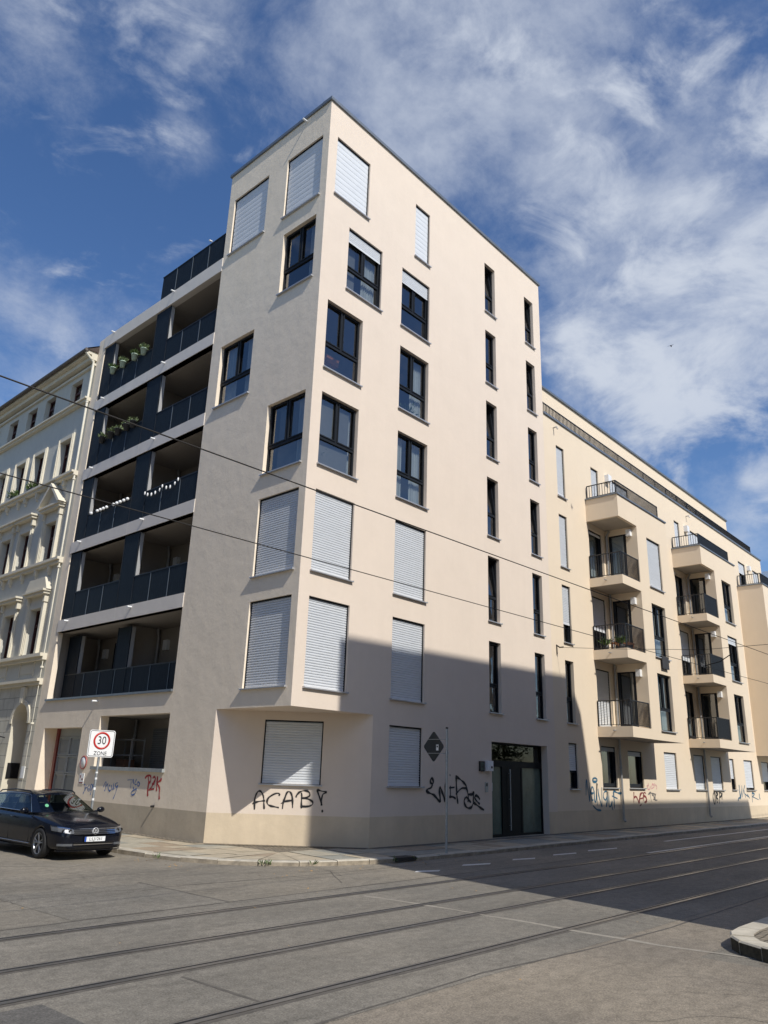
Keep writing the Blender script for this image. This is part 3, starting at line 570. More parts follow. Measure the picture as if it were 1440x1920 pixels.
# roof terrace and set-back storey
q = MB(); q.box(FL, 5.27, 9.35, 18.9, 19.94, -.055, -.035); q.box(FL, 5.27, 9.37, 19.94, 19.975, -.075, -.02, 1)
for p_ in (6.27, 7.32, 8.37): q.box(FL, p_ - .014, p_ + .014, 18.9, 19.94, -.035, -.02, 2)
q.box(FL, 9.33, 9.35, 18.9, 19.94, -1.5, -.056)
q.build('terrace_railing', [M['panel'], M['rail'], M['post']], H1)
q = MB(); q.box(FL, 5.26, 9.5, 18.8, 22.1, -9, -1.7); q.box(FL, 5.26, 9.57, 22.1, 22.2, -9, -1.62, 1); q.build('set_back_storey', [M['towerside'], M['zinc']], H1)
q = MB(); q.box(FL, 9.5, 13.9, 18.8, 21.5, -9, -3.2); q.build('set_back_storey', [M['towerside']], H1)
spout(FL, 6.15, 20.03, H1, .1)

# ---------------- street level of the side front
g = MB()
GZ = .45
g.box(FL, 10.42, 12.74, 2.78, 3.05, -GZ, -GZ + .05); cols = [10.44, 11.16, 11.95, 12.72]; rows = [-.1, .42, .98, 1.58, 2.16, 2.78]
g.box(FL, 10.42, 12.74, -.1, 2.78, -GZ, -GZ + .03)
for ci in range(3):
    for ri_ in range(5):
        a0, a1, b0, b1 = cols[ci] + .06, cols[ci + 1] - .06, rows[ri_] + .05, rows[ri_ + 1] - .05
        for t in ((a0 - .05, a1 + .05, b0 - .04, b0), (a0 - .05, a1 + .05, b1, b1 + .04), (a0 - .05, a0, b0, b1), (a1, a1 + .05, b0, b1)): g.box(FL, *t, -GZ + .03, -GZ + .07)
        g.box(FL, a0 + .05, a1 - .05, b0 + .05, b1 - .05, -GZ + .03, -GZ + .04, 1)
M['gate'] = mat('gate_grey_paint', (.30, .31, .30), .5, var=.08, vscale=2)
M['redpost'] = mat('oxide_red_paint', (.19, .03, .022), .5, var=.12)
go = g.build('garage_gate', [M['gate'], mat('gate_panel_grey', (.20, .21, .205), .5, var=.1, vscale=2)], H1)
q = MB(); q.box(FL, 12.74, 12.9, -.1, 3.05, -GZ, -GZ + .12); q.build('gate_post', M['redpost'], go)
q = MB(); q.box(FL, 12.9, 13.2, -.1, 3.05, -GZ - .05, -GZ); q.build('gate_jamb', M['towerside'], go)
q = MB(); q.box(FL, 5.22, 9.36, 1.755, 1.85, -.32, .085)
q.build('stone_sill', mat('concrete_sill', (.30, .32, .32), .8, var=.2, vscale=6, bump=.2), H1)
q = MB(); z0, z1 = 1.5, 3.4
q.rect(FL, 5.0, 10.35, z0, z1 + .1, -LD); q.quad(FL.p(5.27, z0, -.3), FL.p(5.27, z0, -LD), FL.p(5.27, z1, -LD), FL.p(5.27, z1, -.3)); q.quad(FL.p(10.3, z0, -.3), FL.p(10.3, z0, -LD), FL.p(10.3, z1, -LD), FL.p(10.3, z1, -.3))
q.quad(FL.p(5, z1, -.29), FL.p(10.35, z1, -.29), FL.p(10.35, z1, -LD), FL.p(5, z1, -LD), 1); q.quad(FL.p(5, z0, -.3), FL.p(10.35, z0, -.3), FL.p(10.35, z0, -LD), FL.p(5, z0, -LD), 1); q.rect(FL, 9.3, 10.35, z0, z1, -.301)
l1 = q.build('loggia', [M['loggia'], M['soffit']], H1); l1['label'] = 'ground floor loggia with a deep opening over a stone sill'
F2 = Fr(FL.p(0, 0, -LD), FL.u, FL.n)
shutter_mb(F2, 7.7, 9.1, 3.1, 1.6, .06, .07, .012).build('shutter', mat('shutter_shade_grey', (.20, .21, .22), .5, var=.08), l1)
q = MB(); q.tube([FL.p(10.15, z0, -LD + .12), FL.p(10.15, z1, -LD + .12)], .05, 10); q.build('downpipe', M['pipe'], l1)
# plaster fixtures on the side front
spout(FL, 9.64, 3.86, H1, .2)
q = MB(); q.lathe(FL.p(9.96, 1.95, 0), FL.n, [(.0, .03), (.2, .03), (.2, 0)], 28); q.lathe(FL.p(9.96, 1.95, .001), FL.n, [(.205, .0), (.205, .034), (.175, .034), (.175, .030)], 28, 1)
q.build('round_sign', [M['white'], mat('faded_red', (.36, .09, .08), .5, var=.1)], H1)
q = MB(); q.box(FL, 9.8, 10.08, 1.3, 1.62, 0, .015); o = q.build('notice_plate', M['white'], H1)
q = MB(); q.box(FL, 9.99, 10.04, 1.48, 1.57, .015, .018, 0); q.box(FL, 9.85, 9.93, 1.42, 1.47, .015, .018); q.box(FL, 9.82, 10.06, 1.32, 1.36, .015, .018); q.build('notice_print', M['redpost'], o)
q = MB(); q.tube([FL.p(5.55, .86, 0), FL.p(5.55, .85, .1)], .03, 8); q.build('wall_nipple', M['black'], H1)
# graffiti on the corner house
INK = mat('black_spray', (.014, .013, .014), .6, var=.2); BLUE = mat('blue_spray', (.03, .14, .42), .6, var=.25, vscale=12); RED = mat('red_spray', (.46, .02, .022), .55, var=.15)
TEAL = mat('teal_spray', (.02, .115, .20), .6, var=.3, vscale=9); DRED = mat('dark_red_spray', (.22, .035, .03), .6, var=.2); GREY = mat('grey_spray', (.16, .15, .14), .7, var=.3); PINK = mat('pink_spray', (.62, .28, .30), .7, var=.2)
GF = {'ch': FC, 'ri': FR, 'le': FL}
for k, w, mm, par_l in (('acab', .046, INK, 'black sprayed letters ACAB! on the cut-off corner'), ('wirds', .075, INK, 'black sprayed tag beside the entrance'), ('hook', .034, BLUE, 'thin blue sprayed tags under the loggia sill'), ('pzk', .066, RED, 'dripping red sprayed letters P2K')):
    o = strokes('graffiti', GF[GRAF[k][0]], GRAF[k][1], w, mm, H1); o['label'] = par_l

ROOMS.build('interior', M['room'], H1); ROOMS = MB()
# ================================================================= the long wing on the right
H2 = thing('apartment_building', 'long cream five storey wing with stacked corner balconies and a railed set-back top floor', 'apartment house', (27, 6, 0))
X0, X1 = RW, 41.2; WT = 16.22
BAYD = 1.45
bays = [(16.15, 17.9, 21.15), (25.55, 27.3, 30.62)]
ww = []   # facade plane windows: a0,a1,z0,z1,kind,sh,cur,sill
for r, sh in ((5, .95), (4, 1), (3, .68), (2, 0), (1, .6)):
    ww.append((13.76, 14.42, ZS[r], ZT[r], 'single', sh, 0, True))
ww += [(16.36, 17.66, 1.66, 3.2, 'plain', .1, 1, True), (18.73, 20.15, 1.66, 3.12, 'plain', .12, 1, True), (22.46, 23.88, 1.63, 3.21, 'double', 1, 0, True)]
ww += [(25.98, 27.35, 1.64, 3.22, 'double', 1, 0, True), (28.25, 29.74, 1.64, 3.22, 'double', 1, 0, True), (30.97, 31.65, 1.66, 3.2, 'single', .64, 0, True), (33.25, 34.7, 1.66, 3.21, 'double', .93, 0, True), (36.3, 37.7, 1.66, 3.2, 'double', .7, 0, True)]
DZ = {2: (3.95, 6.2), 3: (6.93, 9.2), 4: (9.92, 12.1)}
dsh = {(0, 4): (.06, 2), (0, 3): (.62, 0), (0, 2): (1, 0), (1, 4): (0, 1), (1, 3): (.66, 0), (1, 2): (0, 1)}
for bi, (bx0, bx1, bx2) in enumerate(bays):
    for r in (2, 3, 4):
        sh, cur = dsh[(bi, r)]
        ww.append((bx0 + .15, bx0 + 1.38, *DZ[r], 'plain', sh, cur, False))
    ww += [(bx0 + .68, bx0 + 1.38, 12.9, 15.13, 'single', 1, 0, False), (bx0 + 2.55, bx0 + 4.5, 12.9, 15.13, 'plain', 1, 0, False)]
ww += [(36.4, 37.7, 12.9, 15.15, 'plain', .3, 0, False), (39.2, 40.5, 12.9, 15.15, 'plain', .9, 0, False)]
m = MB()
bayholes = [(bx1 + .2, bx2 - .2, 3.6, 12.8, None) for bx0, bx1, bx2 in bays]
ops = [(a, b, c_, d_, .2) for a, b, c_, d_, *_ in ww]
wall(m, FR, X0, X1, -.1, WT, ops, cuts=(.86,), pl=.86)
m.quad(P(X1, 0, 0), P(X1, 12, 0), P(X1, 12, WT), P(X1, 0, WT)); m.quad(P(X0, 12, 0), P(X1, 12, 0), P(X1, 12, WT), P(X0, 12, WT))
m.add([P(X0, 0, WT - .05), P(X1, 0, WT - .05), P(X1, 12, WT - .05), P(X0, 12, WT - .05)], [[0, 1, 2, 3]], 2)
m.build('wall', [M['wing'], M['plinth'], M['zinc']], H2, weld=True)
for a, b, c_, d_, k, sh, cur, si in ww: window(H2, FR, a, b, c_, d_, k, sh, cur, sill=si, coarse=a > 20, trans=.87 if d_ - c_ > 1.7 else .6)
q = MB(); q.box(FR, X0 + .01, X1 + .05, WT - .03, WT + .06, -.35, .06); q.build('parapet_coping', M['zinc'], H2)
q = MB(); zr = WT + .06; q.box(FR, X0 + .05, 39.8, zr + .52, zr + .56, -.15, -.11); q.box(FR, X0 + .05, 39.8, zr + .05, zr + .075, -.145, -.115)
a = X0 + .1; k = 0
while a < 39.8:
    wd = .03 if k % 12 == 0 else .013
    q.box(FR, a - wd / 2, a + wd / 2, zr, zr + .52, -.15, -.115); a += .12; k += 1
q.box(FR, 39.76, 39.8, zr + .52, zr + .56, -1.5, -.15)
q.build('roof_railing', M['rail'], H2)
q = MB(); q.box(FR, X0 + .02, 39.9, WT, 18.92, -10, -1.5); q.box(FR, X0 + .02, 39.97, 18.92, 19.02, -10, -1.42, 1)
q.build('set_back_storey', [M['wing'], M['zinc']], H2)
for a in (13.6, 28.1):
    q = MB(); q.tube([FR.p(a, 15.83, 0), FR.p(a, 15.83, .16), FR.p(a, 15.72, .2)], .03, 8); q.build('overflow_spout', M['pipe'], H2)
FB = Fr((0, -BAYD, 0), (1, 0, 0), (0, -1, 0))
def bar_rail(pts_list, z0, h, step, solid=None, par=None):
    """railing along straight runs: flat handrail, bottom rail, bars; solid = run index filled with sheet"""
    q = MB()
    for i, (p, s) in enumerate(pts_list):
        p = Vector((*p, 0)); s = Vector((*s, 0)); L = (s - p).length; u = (s - p) / L; F = Fr(p, u, Vector((u.y, -u.x, 0)))
        q.box(F, 0, L, z0 + h - .012, z0 + h + .022, -.022, .022); q.box(F, .02, L - .02, z0 + .045, z0 + .07, -.012, .012)
        if solid is not None and i == solid: q.box(F, .03, L - .02, z0 + .08, z0 + h - .03, -.004, .004)
        n = max(2, int(L / step))
        for k in range(n + 1):
            x = .01 + (L - .02) * k / n; w = .02 if k in (0, n) else .006
            q.box(F, x - w, x + w, z0 - .08 if w > .01 else z0 + .07, z0 + h - .012, -.016, .016)
    return q.build('railing', M['rail'], par)
for bi, (bx0, bx1, bx2) in enumerate(bays):
    m = MB(); zb, zp = 3.52, 13.33
    bw = (bx0 + 2.72, bx0 + 4.15)
    wsh = {0: {4: (1, 0), 3: (0, 1), 2: (0, 1)}, 1: {4: (0, 2), 3: (.16, 1), 2: (0, 1)}}[bi]
    wall(m, FB, bx1, bx2, zb, zp, [(*bw, ZS[r], ZT[r], .2) for r in (2, 3, 4)])
    FS = Fr((bx1, 0, 0), (0, -1, 0), (-1, 0, 0))
    wall(m, FS, 0, BAYD, zb, 12.37, [(.14, .94, *DZ[r], .1) for r in (2, 3, 4)])
    m.quad(P(bx2, 0, zb), P(bx2, -BAYD, zb), P(bx2, -BAYD, zp), P(bx2, 0, zp))
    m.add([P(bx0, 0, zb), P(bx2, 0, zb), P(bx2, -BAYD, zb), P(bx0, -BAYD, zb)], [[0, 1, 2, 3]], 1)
    # top terrace: slab with parapet, reaching over the balconies
    m.box(W0, bx0, bx1 - .002, 12.37, zp, -BAYD, -BAYD + .14); m.box(W0, bx0, bx0 + .14, 12.37, zp, -BAYD + .14, -.002)
    m.box(W0, bx0 + .14, bx1, 12.37, 12.8, -BAYD + .14, -.002, 1); m.quad(P(bx1, 0, 12.8), P(bx2, 0, 12.8), P(bx2, -BAYD, 12.8), P(bx1, -BAYD, 12.8), 1)
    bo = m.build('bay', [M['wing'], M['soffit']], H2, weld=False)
    q = MB(); q.box(W0, bx0 - .05, bx2 + .05, zp, zp + .06, -BAYD - .05, -BAYD + .18); q.box(W0, bx0 - .05, bx0 + .18, zp, zp + .06, -BAYD + .18, -.003); q.build('coping', M['zinc'], bo)
    bar_rail([((bx0 + .08, -.05), (bx0 + .08, -BAYD + .08)), ((bx0 + .08, -BAYD + .08), (bx2 - .6, -BAYD + .08))], zp + .06, .58, .115, None if bi == 0 else 1, bo)
    q = MB(); q.box(FR, bx0 + 2.03, bx0 + 2.35, 14.82, 15.15, 0, .2); q.build('wall_lamp', M['white'], bo)
    for r in (2, 3, 4):
        sh, cur = wsh[r]
        window(bo.parent, FB, *bw, ZS[r], ZT[r], 'double' if sh < 1 else 'single', sh, cur, coarse=bi == 1)
        dz0, dz1 = DZ[r]
        so = window(H2, FS, .14, .94, dz0, dz1, 'plain', 1 if (bi, r) == (0, 4) else 0, 3 if (bi, r) in ((0, 2), (1, 3)) else 0, dep=.1, sill=False, rm=False, c0=0)
        if (bi, r) != (0, 4): room(FS, .14, .94, dz0, dz1, -.1, depth=1.5, ext=.1)
        q = MB(); q.box(FS, 1.03, 1.22, dz0 + 2.02, dz0 + 2.3, 0, .2); q.build('wall_lamp', M['white'], bo)
        s0 = {2: 3.52, 3: 6.52, 4: 9.5}[r]; s1 = {2: 3.92, 3: 6.9, 4: 9.87}[r]
        q = MB(); q.box(W0, bx0, bx1 - .003, s0 if r > 2 else s0 + .003, s1, -BAYD, -.003); sl = q.build('balcony', M['wing'], H2)
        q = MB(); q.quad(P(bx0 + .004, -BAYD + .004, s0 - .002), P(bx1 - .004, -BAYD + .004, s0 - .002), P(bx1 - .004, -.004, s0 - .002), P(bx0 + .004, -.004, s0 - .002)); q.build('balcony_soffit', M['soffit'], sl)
        bar_rail([((bx0 + .05, -.03), (bx0 + .05, -BAYD + .05)), ((bx0 + .05, -BAYD + .05), (bx1 - .02, -BAYD + .05))], s1, .97, .115, 1 if bi == 1 else None, sl)
        q = MB(); q.tube([P(bx0 - .16, -.75, s1 - .16), P(bx0 + .02, -.75, s1 - .15)], .025, 8); q.build('overflow_spout', M['pipe'], sl)
    q = MB(); xp = bx1 - .08
    q.tube([P(xp, -.09, .5), P(xp, -.09, 12.1), P(xp + .02, -.2, 12.3), P(xp + .02, -.2, 12.4)], .045, 10)
    for z in (4.6, 6.3, 7.6, 9.3, 10.6, 12.05, 2.4): q.tube([P(xp, -.09, z), P(xp, -.09, z + .05)], .055, 10)
    q.tube([P(xp, -.09, .5), P(xp - .03, -.16, .42)], .05, 10); q.build('downpipe', M['pipe'], bo)
# third bay at the far end
m = MB(); bx0 = 35.65
wall(m, FB, bx0, X1, 3.5, 13.33, [(bx0 + 1.6, bx0 + 3, ZS[r], ZT[r], .2) for r in (2, 3, 4)])
m.quad(P(bx0, 0, 3.5), P(bx0, -BAYD, 3.5), P(bx0, -BAYD, 13.33), P(bx0, 0, 13.33)); m.quad(P(X1, 0, 3.5), P(X1, -BAYD, 3.5), P(X1, -BAYD, 13.33), P(X1, 0, 13.33))
m.add([P(bx0, 0, 3.5), P(X1, 0, 3.5), P(X1, -BAYD, 3.5), P(bx0, -BAYD, 3.5)], [[0, 1, 2, 3]], 1)
m.quad(P(bx0, 0, 12.85), P(X1, 0, 12.85), P(X1, -BAYD, 12.85), P(bx0, -BAYD, 12.85), 1)
bo = m.build('bay', [M['wing'], M['soffit']], H2)
for r in (2, 3, 4): window(H2, FB, bx0 + 1.6, bx0 + 3, ZS[r], ZT[r], 'double', 0, 1, coarse=True)
q = MB(); q.box(W0, bx0 - .05, X1 + .05, 13.33, 13.39, -BAYD - .05, -BAYD + .18); q.box(W0, bx0 - .05, bx0 + .18, 13.33, 13.39, -BAYD + .18, -.003); q.build('coping', M['zinc'], bo)
bar_rail([((bx0 + .08, -.05), (bx0 + .08, -BAYD + .08)), ((bx0 + .08, -BAYD + .08), (X1 - .1, -BAYD + .08))], 13.39, .62, .115, 1, bo)
q = MB(); q.box(FR, 38.0, 38.3, 14.85, 15.15, 0, .2); q.build('wall_lamp', M['white'], bo)
q = MB(); q.rect(Fr((41.0, -.1, 0), (0, -1, 0), (-1, 0, 0)), 0, 1.2, 13.5, 15.4); q.build('wind_screen', M['glass'], bo)
for k, w, mm, lb in (('neun', .075, TEAL, 'blue green sprayed tag'), ('las', .09, DRED, 'dark red sprayed letters'), ('greytag', .07, GREY, 'faded grey sprayed tag'), ('pink', .05, PINK, 'thin pink sprayed tag'), ('obp', .1, INK, 'black sprayed letters'), ('bluetag', .09, TEAL, 'blue sprayed tag at the far end of the wing')):
    o = strokes('graffiti', FR, GRAF[k][1], w, mm, H2); o['label'] = lb
ROOMS.build('interior', M['room'], H2); ROOMS = MB()
# ================================================================= parked estate car (front towards the corner, right side towards the camera)
CX, CY, KS = -3.60, 1.94, .915        # KS: overall size of the car
KC = lambda la, L, z: Vector((CX + la, CY + L, z))
def lerp(tab, x):
    for i in range(len(tab) - 1):
        if x <= tab[i + 1][0]:
            (x0, y0), (x1, y1) = tab[i], tab[i + 1]; t = max(0, (x - x0) / (x1 - x0)); return y0 + (y1 - y0) * t
    return tab[-1][1]
CARP = mat('midnight_blue_paint', (.004, .0055, .011), .2, 0, spec=.3, coat=.3)
CGL = glass('car_glass', (.42, .48, .46), 1.42)
CHR = mat('chrome', (.72, .73, .75), .1, 1); TYRE = mat('tyre_rubber', (.014, .014, .015), .75, bump=.2, bscale=90); RIM = mat('rim_alloy', (.33, .34, .36), .3, .8); CBL = mat('car_black_trim', (.008, .008, .009), .35)
LAMP = mat('headlamp_lens', (.13, .14, .155), .12, .2, coat=.6); SEAT = mat('car_interior', (.025, .025, .027), .8); SEATL = mat('headrest_beige', (.30, .29, .26), .8)
car = thing('parked_car', 'dark blue estate car parked at the kerb in front of the garage gate', 'car', tuple(KC(0, 2.4, 0)))
Wt = [(0, .60), (.05, .72), (.16, .81), (.4, .875), (.8, .905), (1.4, .912), (3.6, .912), (4.3, .88), (4.6, .82), (4.72, .74), (4.77, .62)]
St = [(0, .60), (.05, .655), (.16, .71), (.4, .78), (.9, .865), (1.5, .915), (3, .945), (4.2, .96), (4.6, .96), (4.77, .86)]
Tt = [(0, .63), (.05, .70), (.16, .765), (.4, .845), (.9, .935), (1.25, .985), (1.5, 1.0), (4.2, 1.0), (4.6, .98), (4.77, .88)]
Ls = [0, .05, .16, .3, .5, .8, 1.1, 1.4, 1.9, 2.5, 3.1, 3.6, 4.0, 4.35, 4.6, 4.72, 4.77]
q = MB(); rows_ = []
for L in Ls:
    W, S_, T = lerp(Wt, L), lerp(St, L), lerp(Tt, L); tuck = .0 if .3 < L < 4.5 else .05
    zb = .19 if .2 < L < 4.6 else .23
    half = [(W * .80, zb), (W * .955, zb + .05), (W * .985, .40), (W * 1.0, .56 if L > .1 else .5), (W * .975, S_ - .07), (W * .90, S_), (W * .72, T - .035 if L < 1.3 else S_ + .02), (W * .42, T), (0, T + .012)]
    sec = [(-a, z) for a, z in half] + [(a, z) for a, z in half[::-1][1:]]
    rows_.append([KC(a, L, z) for a, z in sec])
nn = len(rows_[0])
q.add([p for r in rows_ for p in r], [[i * nn + j, i * nn + j + 1, (i + 1) * nn + j + 1, (i + 1) * nn + j] for i in range(len(Ls) - 1) for j in range(nn - 1)] + [list(range(nn)), list(range((len(Ls) - 1) * nn, len(Ls) * nn))[::-1]] + [[i * nn, (i + 1) * nn, (i + 1) * nn + nn - 1, i * nn + nn - 1] for i in range(len(Ls) - 1)], 0, True)
body = q.build('body', CARP, car)
def finish(o, levels=2, cutters=()):
    if levels:
        s = o.modifiers.new('s', 'SUBSURF'); s.levels = s.render_levels = levels
    for c_ in cutters:
        b = o.modifiers.new('b', 'BOOLEAN'); b.operation = 'DIFFERENCE'; b.object = c_; b.solver = 'EXACT'
    bpy.context.view_layer.update()
    me = bpy.data.meshes.new_from_object(o.evaluated_get(bpy.context.evaluated_depsgraph_get()))
    o.modifiers.clear(); o.data = me
    for c_ in cutters: bpy.data.objects.remove(c_)
WL = (.90, 3.69)
cuts_ = []
for L in WL:
    q = MB(); q.lathe(KC(0, L, .33), (1, 0, 0), [(0, -1.1), (.365, -1.1), (.365, 1.1), (0, 1.1)], 36); q.sm = [False] * len(q.sm); cuts_.append(q.build('cutter', CBL))
finish(body, 2, cuts_)
for p_ in body.data.polygons: p_.use_smooth = True
q = MB(); q.box(Fr(KC(0, 0, 0), (1, 0, 0), (0, 1, 0)), -.62, .62, .17, .62, .35, 4.4); q.build('underbody', CBL, car)
# greenhouse: belt loop and roof loop
belt = [(0, 1.14, .985), (.45, 1.2, .98), (.70, 1.36, .965), (.80, 1.62, .955), (.815, 2.0, .965), (.815, 2.62, .97), (.81, 3.35, .98), (.79, 4.05, .985), (.72, 4.5, .985), (.4, 4.66, .98), (0, 4.69, .98)]
roof = [(a, L, z - .055) for a, L, z in [(0, 2.02, 1.425), (.36, 2.05, 1.415), (.53, 2.13, 1.395), (.575, 2.26, 1.40), (.60, 2.36, 1.415), (.605, 2.70, 1.43), (.60, 3.38, 1.42), (.58, 4.05, 1.375), (.53, 4.22, 1.345), (.32, 4.32, 1.345), (0, 4.34, 1.345)]]
q = MB()
side = lambda s: ([KC(s * a, L, z) for a, L, z in belt], [KC(s * a, L, z) for a, L, z in roof])
GL = {}
def quad_in(b0, b1, r1, r0, i0, i1, j0, j1):
    f = lambda u, v: (b0 * (1 - u) + b1 * u) * (1 - v) + (r0 * (1 - u) + r1 * u) * v
    return [f(i0, j0), f(i1, j0), f(i1, j1), f(i0, j1)]
gl = {k: MB() for k in ('windscreen', 'rear_window', 'side_window')}
sidew = []
for s in (-1, 1):
    B_, R2 = side(s)
    for i in range(len(belt) - 1):
        b0, b1, r1, r0 = B_[i], B_[i + 1], R2[i + 1], R2[i]
        kind = 'windscreen' if i < 2 else 'rear_window' if i > 7 else 'pillar' if i == 2 else 'side_window'
        if kind == 'pillar': q.add([b0, b1, r1, r0], [[0, 1, 2, 3]], 0); continue
        pads = {3: (.05, .98), 4: (.0, .97), 5: (.05, .97), 6: (.05, .92), 7: (.1, .8)}.get(i, (0, 1) if i < 2 else (.0, 1))
        i0, i1, j0, j1 = pads[0], pads[1], .05, .90
        if kind != 'side_window': j0, j1 = .03, .93
        o_ = quad_in(b0, b1, r1, r0, 0, 1, 0, 1); n_ = quad_in(b0, b1, r1, r0, i0, i1, j0, j1)
        for a, b in ((0, 1), (1, 2), (2, 3), (3, 0)):
            if (o_[a] - n_[a]).length + (o_[b] - n_[b]).length > 1e-3: q.add([o_[a], o_[b], n_[b], n_[a]], [[0, 1, 2, 3]], 0)
        (gl[kind] if kind != 'side_window' else sidew.append(MB()) or sidew[-1]).add(n_, [[0, 1, 2, 3]])
    n = len(roof)
    rc = [KC(0, L, z + .035 * min(1, a / .5) + .012) for a, L, z in roof]
    rm_ = [KC(s * a * .55, L, z + .03 * min(1, a / .5)) for a, L, z in roof]
    for i in range(n - 1):
        q.add([R2[i], R2[i + 1], rm_[i + 1], rm_[i]], [[0, 1, 2, 3]], 0, True); q.add([rm_[i], rm_[i + 1], rc[i + 1], rc[i]], [[0, 1, 2, 3]], 0, True)
cab = q.build('cabin', CARP, car, weld=True)
for k in ('windscreen', 'rear_window'): gl[k].build(k, CGL, car, weld=True)
for sm_ in sidew: sm_.build('side_window', CGL, car)
# seats, dashboard and headrests seen through the glass
q = MB(); FKc = Fr(KC(0, 0, 0), (1, 0, 0), (0, 1, 0))
q.box(FKc, -.72, .72, .85, .96, 1.25, 1.75)
for a in (-.38, .38):
    q.box(FKc, a - .24, a + .24, .55, 1.12, 2.55, 2.72); q.box(FKc, a - .13, a + .13, 1.13, 1.30, 2.6, 2.7, 1)
    q.box(FKc, a - .3, a + .3, .55, 1.08, 3.5, 3.66); q.box(FKc, a - .12, a + .12, 1.09, 1.22, 3.55, 3.64)
q.box(FKc, -.75, .75, .5, .56, 1.3, 4.5)
q.build('seats', [SEAT, SEATL], car)
q = MB(); q.lathe(KC(.37, 1.86, .93), (0, -.85, .5), [(.17, 0), (.185, .012), (.17, .024), (.155, .012), (.17, 0)], 20); q.build('steering_wheel', CBL, car)
# chrome window line, roof rails
for s in (-1, 1):
    q = MB(); bl_ = [KC(s * (a + .008), L, z + .006) for a, L, z in belt[3:9]]; q.tube(bl_, .009, 6); rl_ = [KC(s * (a + .012), L, z - .012) for a, L, z in roof[3:9]]
    q.tube([bl_[0]] + rl_ + [bl_[-1]], .008, 6); q.build('window_trim', CHR, car)
    q = MB(); q.tube([KC(s * .56, 2.25, 1.365), KC(s * .565, 2.4, 1.42), KC(s * .57, 3.2, 1.435), KC(s * .55, 4.0, 1.385), KC(s * .54, 4.12, 1.335)], .016, 8); q.build('roof_rail', CBL, car)
    # mirror
    q = MB(); q.ball(KC(s * 1.0, 1.62, 1.0), .1, 0, 14, (1.05, .62, .72)); q.tube([KC(s * .84, 1.64, .95), KC(s * .93, 1.63, .97)], .03, 8); q.build('mirror', CARP, car)
    for L, z in ((2.33, .835), (3.33, .85)):
        q = MB(); q.tube([KC(s * .915, L - .1, z), KC(s * .935, L - .07, z), KC(s * .935, L + .07, z), KC(s * .915, L + .1, z)], .013, 8); q.build('door_handle', CARP, car)
    q = MB()
    for L in (1.42, 2.5, 3.42):
        pts = [KC(s * (lerp(Wt, L) * k + .0015), L + d, z) for z, k, d in ((.3, .975, .03), (.45, .985, .0), (.6, .99, 0), (.8, .968, 0), (.89, .925, 0))]; q.tube(pts, .0045, 5)
    pts = [KC(s * (.912 * .975 + .003), L, z) for L, z in ((1.3, .27), (2.2, .265), (3.2, .27))]; q.tube(pts, .006, 5); q.build('door_seam', CBL, car)
    q = MB(); q.tube([KC(s * (.9 + .012), L, .30) for L in (1.32, 2.2, 3.25)], .007, 6); q.build('sill_trim', CHR, car)
# wheels
def wheel(s, L):
    o = KC(s * .80, L, .325); ax = (s, 0, 0); q = MB()
    q.lathe(o, ax, [(.225, -.10), (.30, -.10), (.322, -.085), (.326, -.05), (.326, .06), (.32, .09), (.30, .105), (.232, .1), (.225, .085)], 36); wh = q.build('wheel', TYRE, car)
    q = MB(); q.lathe(o, ax, [(.232, .098), (.222, .102), (.212, .085), (.205, .02), (.205, -.05)], 36); q.lathe(o, ax, [(.05, .07), (.045, .085), (0, .088)], 16)
    for k in range(5):
        for d in (-.17, .17):
            a = 2 * PI * k / 5 + .3; t = Vector((0, math.cos(a + d * .35), math.sin(a + d * .35))); t2 = Vector((0, math.cos(a + d), math.sin(a + d))); p0 = o + Vector(ax) * .075 + t * .04; p1 = o + Vector(ax) * .09 + t2 * .215
            q.tube([p0, (p0 + p1) / 2 + Vector(ax) * .006, p1], [.018, .013, .014], 6)
    q.build('rim', RIM, wh); q = MB(); q.lathe(o, ax, [(.205, -.02), (0, -.02)], 24); q.lathe(o, ax, [(.15, .02), (.15, .0), (.06, .0)], 24); q.build('brake_disc', CBL, wh)
for s in (-1, 1):
    for L in WL: wheel(s, L)
# front end
def Lf(a, z):
    a = abs(a); base = lerp([(0, -.012), (.35, -.006), (.60, .02), (.72, .07), (.81, .18), (.875, .42), (.9, .8)], a)
    return base + lerp([(.2, .06), (.3, .02), (.45, -.005), (.56, 0), (.66, .045), (.75, .14), (.82, .30)], z)
def patch(name, a0, a1, zf0, zf1, m_, par, off=.02, n=14, nz=3):
    q = MB(); G_ = []
    for i in range(n + 1):
        a = a0 + (a1 - a0) * i / n; z0 = zf0(a) if callable(zf0) else zf0; z1 = zf1(a) if callable(zf1) else zf1
        G_.append([KC(a, Lf(a, z0 + (z1 - z0) * j / nz) - off, z0 + (z1 - z0) * j / nz) for j in range(nz + 1)] + [KC(a, Lf(a, z1) + .03, z1), KC(a, Lf(a, z0) + .03, z0)])
    k = len(G_[0])
    q.add([p for g in G_ for p in g], [[i * k + j, i * k + (j + 1) % k, (i + 1) * k + (j + 1) % k, (i + 1) * k + j] for i in range(n) for j in range(k)] + [list(range(k)), list(range(n * k, n * k + k))[::-1]], 0)
    return q.build(name, m_, par)
gr = patch('grille', -.52, .52, .555, .668, CBL, car, .016)
for z in (.565, .60, .635): patch('grille_bar', -.52, .52, z, z + .013, CHR, gr, .024)
patch('grille_bar', -.53, .53, .668, .684, CHR, gr, .024)
